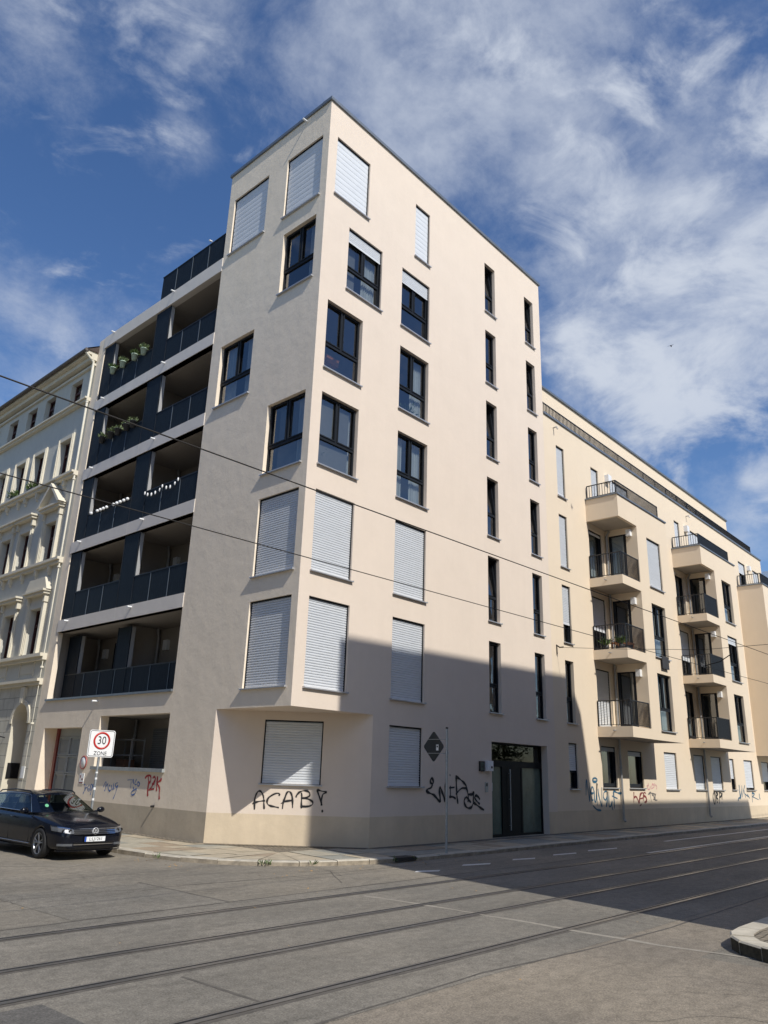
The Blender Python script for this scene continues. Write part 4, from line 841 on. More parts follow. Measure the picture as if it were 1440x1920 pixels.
for s in (-1, 1):
    a0, a1 = (.52, .86) if s > 0 else (-.86, -.52)
    hl = patch('headlight', a0, a1, lambda a: .575 + .05 * max(0, (abs(a) - .6) / .26), lambda a: .68 + .045 * (abs(a) - .52) / .34, LAMP, car, .018)
    patch('headlight_brow', a0, a1, lambda a: .668 + .045 * (abs(a) - .52) / .34, lambda a: .684 + .045 * (abs(a) - .52) / .34, CHR, hl, .024)
    for a in (.60, .73):
        q = MB(); p_ = KC(s * a, Lf(a, .63) - .022, .632); q.lathe(p_, (0, -1, 0), [(.04, -.01), (.036, .004), (.026, -.004), (0, -.006)], 16); q.build('lamp_projector', CBL, hl)
    patch('fog_light', s * .52 if s > 0 else -.80, .80 if s > 0 else -.52, .315, .365, LAMP, car, .018)
patch('lower_grille', -.78, .78, .235, .30, CBL, car, .016); patch('bumper_trim', -.5, .5, .335, .35, CHR, car, .02); patch('bumper_slot', -.5, .5, .352, .385, CBL, car, .014)
patch('bumper_lip', -.80, .80, .20, .22, CARP, car, .035)
# emblem
q = MB(); oc = KC(0, Lf(0, .625) - .034, .622); q.lathe(oc, (0, -1, 0), [(.078, -.01), (.078, .004), (.068, .006), (.066, .001)], 28)
FE = Fr(oc, (1, 0, 0), (0, -1, 0))
for x0, z0, x1, z1 in ((-.035, .058, -.002, -.0), (.035, .058, .002, 0), (-.058, .026, -.03, -.055), (-.03, -.055, 0, -.005), (0, -.005, .03, -.055), (.03, -.055, .058, .026)):
    d = Vector((x1 - x0, z1 - z0)).normalized(); nx, nz_ = -d.y * .008, d.x * .008
    q.add([FE.p(x0 + nx, z0 + nz_, .004), FE.p(x0 - nx, z0 - nz_, .004), FE.p(x1 - nx, z1 - nz_, .004), FE.p(x1 + nx, z1 + nz_, .004)], [[0, 1, 2, 3]])
em = q.build('emblem', mat('emblem_silver', (.62, .63, .65), .3, .3), gr); q = MB(); q.lathe(oc, (0, -1, 0), [(.068, .0), (0, .0)], 24); q.build('emblem_back', CBL, em)
# number plate
FP = Fr(KC(0, -.035, .455), (1, 0, 0), (0, -1, 0))
q = MB(); q.box(FP, -.265, .265, -.058, .058, -.05, .0); npl = q.build('number_plate', CBL, car)
q = MB(); q.box(FP, -.258, .258, -.052, .052, 0, .003); q.build('plate_face', M['white'], npl)
q = MB(); q.box(FP, -.258, -.215, -.052, .052, .003, .0045); q.build('plate_blue_strip', mat('plate_blue', (.02, .08, .42), .4), npl)
text_mesh('plate_text', 'L:LJ1261', .098, FP, .022, 0, .004, M['black'], npl, 1.0, .001)
q = MB(); q.lathe(KC(-.52, 1.5, 1.115), (-.1, -.75, .65), [(.045, 0), (0, 0)], 16); q.build('windscreen_sticker', mat('green_sticker', (.12, .42, .22), .5), car)

for o in car.children_recursive:      # bring the whole car to its size
    for v in o.data.vertices: v.co = Vector((CX, CY, 0)) + (v.co - Vector((CX, CY, 0))) * KS
# ================================================================= the old house on the left
H3 = thing('apartment_building', 'old stucco tenement with cream window surrounds, a pediment and an arched doorway', 'tenement house', (4, 22, 0))
OLD = stucco('old_sage_stucco', (.60, .585, .51), .35, .35, .06); TRIM = stucco('old_cream_trim', (.69, .64, .52), .3, .3, .06); ASH = ashlar('old_scored_plaster', (.62, .59, .50))
BROWN = mat('oxblood_window_paint', (.075, .026, .022), .5, var=.15)
OS, OE = 13.97, 34.0
xs = [15.0, 17.47, 19.37, 21.45, 23.6, 25.8, 28.0, 30.2, 32.2]
rowsO = [(16.27, 17.5), (13.02, 14.74), (9.44, 11.12), (5.77, 7.57)]
OWD = 1.02
ops = [(x, x + OWD, b0, b1, .28) for x in xs for b0, b1 in rowsO]
AR = (14.62, 16.02)
ops += [(AR[0], AR[1], -.1, 3.97, None)] + [(x, x + 1.05, 1.4, 3.5, .28) for x in xs[1:]]
m = MB()
wall(m, FL, OS, OE, -.1, 18.3, ops, cuts=(4.7,), pl=4.7)
# arch
cx, r_ = (AR[0] + AR[1]) / 2, (AR[1] - AR[0]) / 2; zs_ = 3.95 - r_; n = 14
arc = [(cx + r_ * math.cos(PI * i / n), zs_ + r_ * math.sin(PI * i / n)) for i in range(n + 1)]
for i in range(n):
    (a0, b0), (a1, b1) = arc[i], arc[i + 1]
    m.quad(FL.p(a0, b0), FL.p(a1, b1), FL.p(a1, 3.97), FL.p(a0, 3.97), 1); m.quad(FL.p(a0, b0, 0), FL.p(a1, b1, 0), FL.p(a1, b1, -.95), FL.p(a0, b0, -.95), 2)
for a in AR: m.quad(FL.p(a, -.1, 0), FL.p(a, zs_, 0), FL.p(a, zs_, -.95), FL.p(a, -.1, -.95), 2)
far = 12
m.quad(FL.p(OS, 0, 0), FL.p(OS, 0, -far), FL.p(OS, 18.3, -far), FL.p(OS, 18.3, 0)); m.quad(FL.p(OE, 0, 0), FL.p(OE, 0, -far), FL.p(OE, 18.3, -far), FL.p(OE, 18.3, 0)); m.rect(FL, OS, OE, 0, 18.3, -far)
m.build('wall', [OLD, ASH, TRIM], H3, weld=True)
q = MB(); q.rect(FL, AR[0], AR[1], -.1, 4, -.9); q.build('house_door', BROWN, H3)
for wi, x in enumerate(xs):
    for k, (b0, b1) in enumerate(rowsO + [(1.4, 3.5)]):
        if k == 4 and wi == 0: continue
        q = MB(); c1, c2 = -.28, -.2; w = .06; x1 = x + OWD
        zt = b0 + (b1 - b0) * .66; mid = (x + x1) / 2
        for b in ((x, x + w, b0, b1), (x1 - w, x1, b0, b1), (x + w, x1 - w, b1 - w, b1), (x + w, x1 - w, b0, b0 + w), (x + w, x1 - w, zt - .05, zt + .05), (mid - .04, mid + .04, b0 + w, zt - .05)): q.box(FL, *b, c1, c2)
        o = q.build('window', BROWN, H3)
        q = MB(); q.rect(FL, x + w, x1 - w, b0 + w, b1 - w, -.25); q.build('pane', M['glass'], o)
        if (wi + k) % 3 == 0:
            q = MB(); q.rect(FL, x + .1, mid - .1, b0 + .1, zt, -.36); q.build('curtain', M['curtain'], o)
        room(FL, x, x1, b0, b1, -.29, 1.6, .1)
        # surrounds
        if 1 <= k <= 3:
            q = MB(); s = .17; d = .07
            q.box(FL, x - s, x - .001, b0, b1 + s, 0, d); q.box(FL, x1 + .001, x1 + s, b0, b1 + s, 0, d); q.box(FL, x - .001, x1 + .001, b1 + .001, b1 + s, 0, d - .004)
            q.box(FL, x - s + .05, x - .05, b0 + .06, b1 + s - .05, d, d + .03); q.box(FL, x1 + .05, x1 + s - .05, b0 + .06, b1 + s - .05, d, d + .03)
            if k in (2, 3):     # flat hood on brackets
                hz = b1 + s + .32; q.box(FL, x - s, x1 + s, b1 + s + .001, hz, 0, .05)
                for a0 in (x - s - .12, x1 + s - .02): q.box(FL, a0, a0 + .14, hz - .3, hz, .0, .16)
                q.box(FL, x - s - .2, x1 + s + .2, hz, hz + .1, 0, .26); q.box(FL, x - s - .26, x1 + s + .26, hz + .1, hz + .17, 0, .33)
                if wi == 0:     # pediment over the end window
                    a0, a1, zz = x - s - .3, x1 + s + .3, hz + .171
                    if k == 2: q.prism(FL, [(a0, zz), (a1, zz), ((a0 + a1) / 2, zz + .85)], 0, .12); q.prism(FL, [(a0 - .04, zz), (a0 + .14, zz), ((a0 + a1) / 2, zz + .8), ((a0 + a1) / 2, zz + .95)], .121, .36); q.prism(FL, [(a1 + .04, zz), ((a0 + a1) / 2, zz + .95), ((a0 + a1) / 2, zz + .8), (a1 - .14, zz)], .121, .36)
                    else: q.prism(FL, [(a0, zz), (a1, zz), (a1 - .3, zz + .5), (a0 + .3, zz + .5)], 0, .22)
                    for a in (x - s - .08, x1 + s - .06): q.box(FL, a, a + .16, b0, hz - .3, .0, .13)
            q.build('window_surround', TRIM, H3)
q = MB()
q.box(FL, OS, OE, 16.08, 16.17, 0, .16); q.box(FL, OS, OE, 16.17, 16.24, 0, .24)
q.box(FL, OS, OE, 12.8, 12.9, 0, .18); q.box(FL, OS, OE, 12.9, 12.99, 0, .27)
q.box(FL, OS, OE, 9.2, 9.32, 0, .16); q.box(FL, OS, OE, 9.32, 9.42, 0, .25)
q.box(FL, OS, OE, 5.5, 5.62, 0, .16); q.box(FL, OS, OE, 5.62, 5.74, 0, .27)
q.box(FL, OS, OE, 4.6, 4.72, 0, .12); q.box(FL, OS, OE, 4.72, 4.82, 0, .22)
q.box(FL, OS, OE, 17.72, 17.82, 0, .1); q.box(FL, OS, OE, 17.95, 18.15, 0, .25); q.box(FL, OS, OE, 18.15, 18.3, 0, .42)
q.build('cornice', TRIM, H3)
for x in xs:
    for zz in (12.8, 9.2):
        for a in (x - .12, x + OWD + .02):
            q = MB(); q.box(FL, a, a + .13, zz - .24, zz, 0, .14); q.box(FL, a + .02, a + .11, zz - .36, zz - .24, 0, .09); q.build('console', TRIM, H3)
for x in xs:
    q = MB(); q.box(FL, x + .0, x + OWD, 5.05, 5.4, 0, .02); q.box(FL, x - .12, x - .06, 4.95, 5.48, 0, .035); q.box(FL, x + OWD + .06, x + OWD + .12, 4.95, 5.48, 0, .035); q.build('stucco_panel', TRIM, H3)
q = MB(); q.prism(FL, [(cx - .1, 3.98), (cx + .1, 3.98), (cx + .16, 4.55), (cx - .16, 4.55)], 0, .12)
q.build('keystone', TRIM, H3)
q = MB(); arc2 = [(cx + (r_ + .16) * math.cos(PI * i / n), zs_ + (r_ + .16) * math.sin(PI * i / n)) for i in range(n + 1)]
for i in range(n):
    (a0, b0), (a1, b1), (c0_, d0), (c1_, d1) = arc[i], arc[i + 1], arc2[i], arc2[i + 1]
    q.quad(FL.p(a0, b0, .05), FL.p(a1, b1, .05), FL.p(c1_, d1, .05), FL.p(c0_, d0, .05)); q.quad(FL.p(c0_, d0, .05), FL.p(c1_, d1, .05), FL.p(c1_, d1, 0), FL.p(c0_, d0, 0)); q.quad(FL.p(a0, b0, .05), FL.p(a1, b1, .05), FL.p(a1, b1, 0), FL.p(a0, b0, 0))
q.build('arch_moulding', TRIM, H3)
ROOF = mat('dark_roof_tiles', (.06, .042, .036), .8, var=.3, vscale=14, bump=.5, bscale=30)
q = MB(); P3 = FL.p
for c0_, c1_, z0, z1 in ((.5, -5, 18.36, 21.6),):
    q.quad(P3(OS - .05, z0, c0_), P3(OE, z0, c0_), P3(OE, z1, c1_), P3(OS - .05, z1, c1_)); q.quad(P3(OS - .05, z0 - .06, c0_), P3(OE, z0 - .06, c0_), P3(OE, z0, c0_), P3(OS - .05, z0, c0_)); q.quad(P3(OS - .05, z1, c1_), P3(OE, z1, c1_), P3(OE, 18.3, -12), P3(OS - .05, 18.3, -12)); q.quad(P3(OS - .05, z0 - .06, c0_), P3(OE, z0 - .06, c0_), P3(OE, 18.3, 0), P3(OS - .05, 18.3, 0))
    q.add([P3(OS - .05, z0 - .06, c0_), P3(OS - .05, z1, c1_), P3(OS - .05, 18.3, -12)], [[0, 1, 2]])
q.build('roof', ROOF, H3)
q = MB(); q.tube([P3(OS - .04, 18.28, .52), P3(OE, 18.28, .52)], .075, 10); q.build('gutter', mat('old_gutter', (.12, .105, .095), .6, .3, var=.3, vscale=9), H3)
q = MB(); q.tube([P3(14.03, 18.2, .5), P3(14.03, 17.9, .12), P3(14.03, 17.7, .1), P3(14.03, .3, .1)], .055, 10)
for z in (16.0, 12.6, 9.0, 5.2, 3.2): q.tube([P3(14.03, z, .1), P3(14.03, z + .06, .1)], .065, 10)
q.build('downpipe', mat('cream_pipe', (.74, .70, .58), .5, var=.08), H3)
q = MB(); q.tube([P3(16.45, 2.75, 0), P3(16.45, 2.8, .3), P3(16.45, 2.72, .38)], .02, 8); q.lathe(P3(16.45, 2.36, .38), (0, 0, 1), [(.02, 0), (.09, .02), (.13, .28), (.17, .3), (.03, .4), (0, .42)], 8)
lo = q.build('wall_lantern', M['black'], H3)
q = MB(); q.lathe(P3(16.45, 2.385, .38), (0, 0, 1), [(.1, .02), (.137, .25)], 8); q.build('lantern_glass', M['frost'], lo)
q = MB(); q.box(Fr(P3(AR[1], 0, 0), (EU[0] * 0 - EN[0], -EN[1], 0), (-EU[0], -EU[1], 0)), .1, .55, 1.3, 1.85, .002, .03); q.build('name_plate', M['black'], H3)
q = MB(); q.box(FL, 14.2, 14.5, 1.35, 1.75, 0, .02); q.build('paper_notice', M['white'], H3)
ROOMS.build('interior', M['room'], H3); ROOMS = MB()

# ================================================================= building across the street (throws the big shadow)
H4 = thing('apartment_building', 'tall grey rendered house across the tram street that throws its shadow over the corner', 'apartment house', (5, -19, 0))
GREYW = stucco('grey_render', (.34, .32, .29), .3); q = MB()
prof = [(-1.36, 0), (-1.36, 20.25), (11.0, 20.5), (11.8, 19.2), (12.35, 16.2), (12.45, 15.75), (30.4, 15.85), (30.4, 0)]
FO = Fr((0, -14, 0), (1, 0, 0), (0, 1, 0))
prof_w = [(4.5 + 3.0 * i, 3.6 + 3.2 * j) for i in range(8) for j in range(4)]
q.prism(FO, prof, -11, -.3)
wall(q, FO, -1.36, 30.4, 0, 15.7, [(0.2 + 2.9 * i, 1.5 + 2.9 * i, 1.2 + 3.3 * j, 3.2 + 3.3 * j, .25) for i in range(10) for j in range(4)])
q.quad(FO.p(-1.36, 0, 0), FO.p(-1.36, 15.7, 0), FO.p(-1.36, 15.7, -.3), FO.p(-1.36, 0, -.3)); q.quad(FO.p(-1.36, 15.7, 0), FO.p(30.4, 15.7, 0), FO.p(30.4, 15.7, -.3), FO.p(-1.36, 15.7, -.3))
q.build('wall', [GREYW], H4)
for i in range(10):
    for j in range(4):
        a, b = .2 + 2.9 * i, 1.2 + 3.3 * j; q = MB(); w = .07
        for t in ((a, a + w, b, b + 2), (a + 1.3 - w, a + 1.3, b, b + 2), (a + w, a + 1.3 - w, b, b + w), (a + w, a + 1.3 - w, b + 2 - w, b + 2), (a + .6, a + .7, b + w, b + 2 - w)): q.box(FO, *t, -.25, -.18)
        o = q.build('window', M['white'], H4)
        q = MB(); q.rect(FO, a + w, a + 1.3 - w, b + w, b + 2 - w, -.22); q.build('pane', M['frost'], o)

# ================================================================= added houses behind the camera, out of view, blocking sky light; they show in glass
for (x0, x1, y0, y1, h, col, lb) in ((-31, -18.5, -3, 15, 17.5, (.42, .38, .33), 'long sand coloured house across the side street, added to block sky light, seen only as a reflection'), (-31, -18.5, 15.2, 40, 16, (.36, .33, .30), 'grey brown house across the side street further up, added to block sky light, seen only as a reflection'), (-31, -18.5, -44, -22, 19, (.40, .33, .28), 'tall brownish house on the corner behind the camera, added to block sky light, seen only as a reflection')):
    t = thing('apartment_building', lb, 'apartment house', (x1, (y0 + y1) / 2, 0)); FW = Fr((x1, y0, 0), (0, 1, 0), (1, 0, 0)); L = y1 - y0; q = MB()
    wo = [(a, a + 1.2, b, b + 1.9, .22) for a in [1 + 2.6 * i for i in range(int((L - 2) / 2.6))] for b in (1.2, 4.5, 7.8, 11.1) if b + 2.2 < h]
    wall(q, FW, 0, L, 0, h, wo); q.quad(P(x0, y0, 0), P(x1, y0, 0), P(x1, y0, h), P(x0, y0, h)); q.quad(P(x0, y1, 0), P(x1, y1, 0), P(x1, y1, h), P(x0, y1, h)); q.quad(P(x0, y0, 0), P(x0, y1, 0), P(x0, y1, h), P(x0, y0, h))
    q.quad(P(x0, y0, h), P(x1, y0, h), P(x1, y1, h), P(x0, y1, h), 1); q.build('wall', [stucco('render', col, .2), M['zinc']], t)
    for a, a1, b, b1, d_ in wo:
        q = MB(); q.rect(FW, a, a1, b, b1, -.2); q.build('window', M['frost'], t)
    q = MB(); q.box(FW, 0, L, h - .3, h - .02, .002, .35); q.build('cornice', M['zinc'], t)
# ================================================================= ground
def strip_mesh(name, poly_fn, m): pass
q = MB()
xsr = [-160, 5, 40, 80, 220]; ysr = [-160, 220]
for i in range(4): q.quad(P(xsr[i], ysr[0], gz(xsr[i])), P(xsr[i + 1], ysr[0], gz(xsr[i + 1])), P(xsr[i + 1], ysr[1], gz(xsr[i + 1])), P(xsr[i], ysr[1], gz(xsr[i])))
struct('road', q, M['asphalt'])
KH = .1
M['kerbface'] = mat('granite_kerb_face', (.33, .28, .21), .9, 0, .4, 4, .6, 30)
kp = [(-2.52, 70), (-2.5, 14), (-2.48, 6), (-2.46, 2.84), (-2.40, 1.8), (-2.2, .75), (-1.85, -.08), (-1.3, -.75), (-.6, -1.28), (.2, -1.63), (1.0, -1.85), (2.0, -1.98), (3.4, -2.0), (5, -1.97), (14, -1.95), (60, -1.95), (200, -1.95)]
def resample(path, step):
    out = []
    for i in range(len(path) - 1):
        a, b = Vector(path[i]), Vector(path[i + 1]); n = max(1, int((b - a).length / step))
        out += [a + (b - a) * k / n for k in range(n)]
    return out + [Vector(path[-1])]
def offset(path, d):
    r = []
    for i, p in enumerate(path):
        t = (path[min(i + 1, len(path) - 1)] - path[max(i - 1, 0)]).normalized(); r.append(p + Vector((-t.y, t.x)) * d)
    return r
def kerb(name, path, width, h, m, step=1.0, lim=None):
    pth = resample(path, step); inn = offset(pth, width); q = MB()
    rnd = random.Random(3)
    for i in range(len(pth) - 1):
        a, b, c_, d = pth[i], pth[i + 1], inn[i + 1], inn[i]
        gap = .008; f = lambda u, v, t: u + (v - u) * t
        L = max((b - a).length, .05); t0, t1 = gap / L, 1 - gap / L
        A, B, C_, D = f(a, b, t0), f(a, b, t1), f(d, c_, t1), f(d, c_, t0)
        hz = h + rnd.uniform(-.008, .008); bv = .02
        Z = lambda v, z: Vector((v.x, v.y, z + gz(v.x)))
        A2, B2 = f(A, D, bv / width), f(B, C_, bv / width)
        q.add([Z(A, -.05), Z(B, -.05), Z(B, hz - bv), Z(A, hz - bv), Z(A2, hz), Z(B2, hz), Z(C_, hz), Z(D, hz), Z(C_, -.05), Z(D, -.05)],
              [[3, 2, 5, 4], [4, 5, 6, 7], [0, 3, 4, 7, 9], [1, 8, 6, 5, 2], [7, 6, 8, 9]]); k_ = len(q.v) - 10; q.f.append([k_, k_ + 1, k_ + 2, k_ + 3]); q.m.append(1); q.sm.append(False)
    return struct(name, q, m)
kerb('kerb', kp, .24, KH, [M['kerb'], M['kerbface']])
inn = offset(resample(kp, 1.0), .245)
q = MB()
# pavement: fan between the kerb line and the house fronts
def front(p):
    if p.y > .4 and p.x < -1.0: return Vector((.3, p.y))
    if p.x < 3: return Vector((.3 + max(0, p.x), .4))
    return Vector((p.x, .4))
fr_ = [front(p) for p in inn]
for i in range(len(inn) - 1):
    a, b, c_, d = inn[i], inn[i + 1], fr_[i + 1], fr_[i]
    q.quad(*[Vector((v.x, v.y, KH - .016 + gz(v.x))) for v in (a, b, c_, d)])
q.quad(P(.29, .39, KH - .018), P(.29, 4, KH - .018), P(4, 4, KH - .018), P(4, .39, KH - .018))
sw = struct('pavement', q, M['walk'])
rs = random.Random(12); q = MB()       # worn granite slabs, laid square to the kerb
for i in range(len(inn) - 1):
    if inn[i].x > 70: break
    a, b, c_, d = inn[i], inn[i + 1], fr_[i + 1], fr_[i]; D = ((d - a).length + (c_ - b).length) / 2; nt_ = max(2, round(D / .85)); ts = [0] + [(k + rs.uniform(-.22, .22)) / nt_ for k in range(1, nt_)] + [1]
    for k in range(nt_):
        f = lambda u, t: (a.lerp(b, u)).lerp(d.lerp(c_, u), t)
        gu, gt = .014 / max((b - a).length, .1), .010 / max(D, .1); gu = min(gu, .1)
        us = [(0, 1)] if (b - a).length < .8 or rs.random() < .75 else [(0, .5), (.5, 1)]
        for u0, u1 in us:
            C4 = [f(u0 + gu, ts[k] + gt), f(u1 - gu, ts[k] + gt), f(u1 - gu, ts[k + 1] - gt), f(u0 + gu, ts[k + 1] - gt)]; dz = rs.uniform(-.004, .003)
            q.add([Vector((v.x, v.y, KH - .004 + dz + rs.uniform(-.002, .002) + gz(v.x))) for v in C4], [[0, 1, 2, 3]], rs.choice((0, 0, 1, 1, 2, 3)))
struct('paving_slabs', q, SLABS)
# floor between the cut-off corner and the two fronts
q = MB(); q.quad(P(.31, .41, KH - .008), P(.31, 3.6, KH - .008), P(3.4, 3.6, KH - .008), P(3.4, .41, KH - .008)); struct('pavement', q, M['walk2'])
# strip of small cobbles along the wall foot
q = MB(); zc_ = KH + .002
for (a0, a1, F) in ((3.05, 14.0, FL), (3.0, 41.2, FR)):
    n = 12
    for i in range(n):
        x0, x1 = a0 + (a1 - a0) * i / n, a0 + (a1 - a0) * (i + 1) / n
        if F is FL: q.quad(F.p(x0, zc_, .0), F.p(x1, zc_, .0), F.p(x1, zc_, .28), F.p(x0, zc_, .28))
        else: q.quad(*[Vector((v.x, v.y, zc_ + gz(v.x))) for v in (F.p(x0, 0, 0), F.p(x1, 0, 0), F.p(x1, 0, .25), F.p(x0, 0, .25))])
q.quad(FC.p(0, zc_, 0), FC.p(CW, zc_, 0), FC.p(CW - .1, zc_, .32), FC.p(.1, zc_, .32))
struct('cobble_strip', q, M['walk2'])
# far corner pavement, lower right
kp2 = [(200, -10.48), (60, -10.48), (3, -10.48), (-1.2, -10.46), (-1.62, -10.5), (-1.9, -10.6), (-2.15, -10.78), (-2.36, -11.1), (-2.55, -11.6), (-2.7, -12.4), (-2.75, -14), (-2.75, -60)]
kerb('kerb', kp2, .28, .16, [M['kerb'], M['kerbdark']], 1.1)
inn2 = offset(resample(kp2, 1.1), .285); q = MB()
for i in range(len(inn2) - 1):
    a, b = inn2[i], inn2[i + 1]; g_ = lambda v: Vector((max(v.x, 1.0), min(v.y, -13.0)))
    q.quad(*[Vector((v.x, v.y, .154 + gz(v.x))) for v in (a, b, g_(b), g_(a))])
q.quad(P(1, -13, .152), P(220, -13, .152 + gz(220)), P(220, -60, .152 + gz(220)), P(1, -60, .152))
struct('pavement', q, M['walk2'])
# tram rails: steel head, groove, tar joints
for y in (-4.66, -6.10, -7.13, -8.62):
    for nm, y0, y1, zz, mm in (('tar_joint', y - .095, y + .115, .004, M['tar']), ('tram_rail', y - .035, y + .035, .009, M['railway']), ('rail_groove', y + .036, y + .072, .0085, M['groove']), ('rail_lip', y + .073, y + .092, .009, M['railway'])):
        q = MB(); xb = [-60, -20, -12, -8, -4, 0, 5, 40, 80, 200]
        for i in range(9): q.quad(P(xb[i], y0, gz(xb[i]) + zz), P(xb[i + 1], y0, gz(xb[i + 1]) + zz), P(xb[i + 1], y1, gz(xb[i + 1]) + zz), P(xb[i], y1, gz(xb[i]) + zz))
        struct(nm, q, mm)
def ribbon(q, pts, w, z, jit=0, rnd=random.Random(5), mi=0):
    pts = resample(pts, .35); k = len(pts); L = []
    for i, p in enumerate(pts):
        t = (pts[min(i + 1, k - 1)] - pts[max(i - 1, 0)]).normalized(); n_ = Vector((-t.y, t.x)); p = p + n_ * rnd.uniform(-jit, jit); ww = w * rnd.uniform(.6, 1.3) / 2
        for s in (1, -1): v = p + n_ * ww * s; L.append((v.x, v.y, z + gz(v.x)))
    q.add(L, [[2 * i, 2 * i + 1, 2 * i + 3, 2 * i + 2] for i in range(k - 1)], mi)
# different surfacings: track bed and the browner carriageway nearest the camera
def sheet(name, xs_, y0, y1, z, m):
    q = MB()
    for i in range(len(xs_) - 1): q.quad(*[P(x, y, gz(x) + z) for x, y in ((xs_[i], y0), (xs_[i + 1], y0), (xs_[i + 1], y1), (xs_[i], y1))])
    return struct(name, q, m)
sheet('road', [-60, 5, 40, 200], -9.33, -4.1, .0024, M['asphaltt'])
sheet('road', [-60, -2.72], -60, -9.34, .0022, M['asphaltw']); sheet('road', [-2.72, 5, 40, 200], -10.5, -9.34, .0022, M['asphaltw'])
rp = random.Random(21)
for x0, x1, y0, y1 in ((-7.2, -4.63, -4.08, -1.6), (-11, -9.2, -8.3, -7.35), (-1.2, .2, -12.5, -11.2)):
    sheet('asphalt_patch', [x0, x1], y0, y1, .0032, M['asphaltd'] if x0 < -9 else M['asphaltt'])
q = MB()
rc_ = random.Random(8)
def crack(x, y, a, n, w=.007):
    pts = [(x, y)]
    for i in range(n):
        a += rc_.uniform(-.6, .6); x += .28 * math.cos(a); y += .28 * math.sin(a); pts.append((x, y))
    ribbon(q, pts, w, .0046, .02, rc_)
    return pts
for x, y, a, n in ((-4.6, -11.8, .3, 9), (-4.9, -12.1, .5, 10), (-4.2, -11.6, -.8, 7), (-4.9, -12.0, 1.2, 5), (-6, -1.2, .2, 10), (-8, -3.2, .1, 12), (-1, -2.9, .4, 8)):
    p_ = crack(x, y, a, n)
    if n > 7: crack(*p_[4], a + 1.3, 4, .005)
struct('road_crack', q, M['tar'])
q = MB()
for pts, w in (([(-20, -4.14), (-8.15, -4.13), (1.15, -4.05), (9, -4.0)], .035), ([(-4.62, -1.52), (-4.63, -2.8), (-4.67, -4.1)], .035), ([(-12, -9.25), (-7.82, -9.3), (-5.39, -9.22), (-3.2, -9.42), (-1.34, -9.5), (3, -9.42), (12, -9.35)], .04), ([(-7.79, -7.35), (-7.78, -8.53)], .04),
               ([(-9.5, -2.2), (-6, -2.1), (-1, -2.5), (4, -2.6)], .02), ([(-1.7, -3.6), (-.6, -2.2), (-.5, -1.7)], .014), ([(-7, -.9), (-3, -1.2), (.4, -2.6)], .012)):
    ribbon(q, pts, w, .0045, .012)
struct('tar_seam', q, M['tar'])
q = MB()
for pts in ([(-2.25, -11.07), (-2.45, -9.9), (-2.4, -8.02), (-2.4, -6.6), (-2.44, -5.29), (-2.5, -4.9)],): ribbon(q, pts, .09, .0042, .03)
for pts in ([(-4.95, 1.5), (-4.57, 1.1), (-4.03, 1.42)], [(-5.6, 1.9), (-5.0, 1.5)]): ribbon(q, pts, .05, .0042, .01)
struct('worn_marking', q, M['paintold'])
q = MB()
for x0, x1, y0, y1 in ((.73, 1.55, -3.36, -3.56), (2.6, 3.72, -3.22, -3.40), (4.75, 5.8, -3.2, -3.36), (6.75, 8.05, -3.2, -3.32), (8.75, 10.6, -3.18, -3.3)):
    q.quad(*[P(x, y, .005 + gz(x)) for x, y in ((x0, y0), (x1 - .25, y1 - .0), (x1, y1 + .14), (x0 + .25, y0 + .14))])
for x0, x1, y0, y1 in ((14.5, 60, -3.02, -3.02), (9.9, 60, -4.42, -4.42)):
    n = 10
    for i in range(n):
        a, b = x0 + (x1 - x0) * i / n, x0 + (x1 - x0) * (i + 1) / n
        q.quad(P(a, y0 - .06, .005 + gz(a)), P(b, y0 - .06, .005 + gz(b)), P(b, y0 + .06, .005 + gz(b)), P(a, y0 + .06, .005 + gz(a)))
struct('road_marking', q, M['paint'])
# dark cast drain in the kerb and a manhole
q = MB(); q.box(W0, 1.75, 2.45, .02, KH + .006, -2.02, -1.7); tag(q.build('drain_grate', mat('cast_iron', (.04, .037, .033), .7, .2, .25, 20)), 'dark iron drain set into the kerb left of the sign pole', 'drain')
# grit, dry leaves and weeds near the kerb
q = MB(); rl = random.Random(11)
for i in range(90):
    t = rl.random()
    if i < 45: x, y = rl.uniform(-2.3, 4), 0; y = -2.05 - rl.random() ** 2 * .8 if x > .5 else -1.9 - rl.random() * .5
    elif i < 70: x, y = -2.6 - rl.random() ** 2 * .5, rl.uniform(-1, 1.6)
    else: x, y = rl.uniform(-9, 6), rl.uniform(-10, -2)
    s = rl.uniform(.012, .035); an = rl.random() * 6.3
    u = Vector((math.cos(an), math.sin(an), rl.uniform(-.3, .3))) * s; v = Vector((-math.sin(an), math.cos(an), rl.uniform(-.2, .5))) * s * .6
    o = P(x, y, .012 + gz(x)); q.add([o - u, o + v * .8 + u * .1, o + u, o - v], [[0, 1, 2, 3]])
o = q.build('leaf_litter', M['leafdry']); o['kind'] = 'stuff'; o['label'] = 'dry leaf bits scattered on the asphalt'
LEAF = mat('leaf_green', (.085, .14, .035), .6, 0, .4, 6); LEAF2 = mat('leaf_grey_green', (.20, .26, .12), .6, 0, .35, 6)
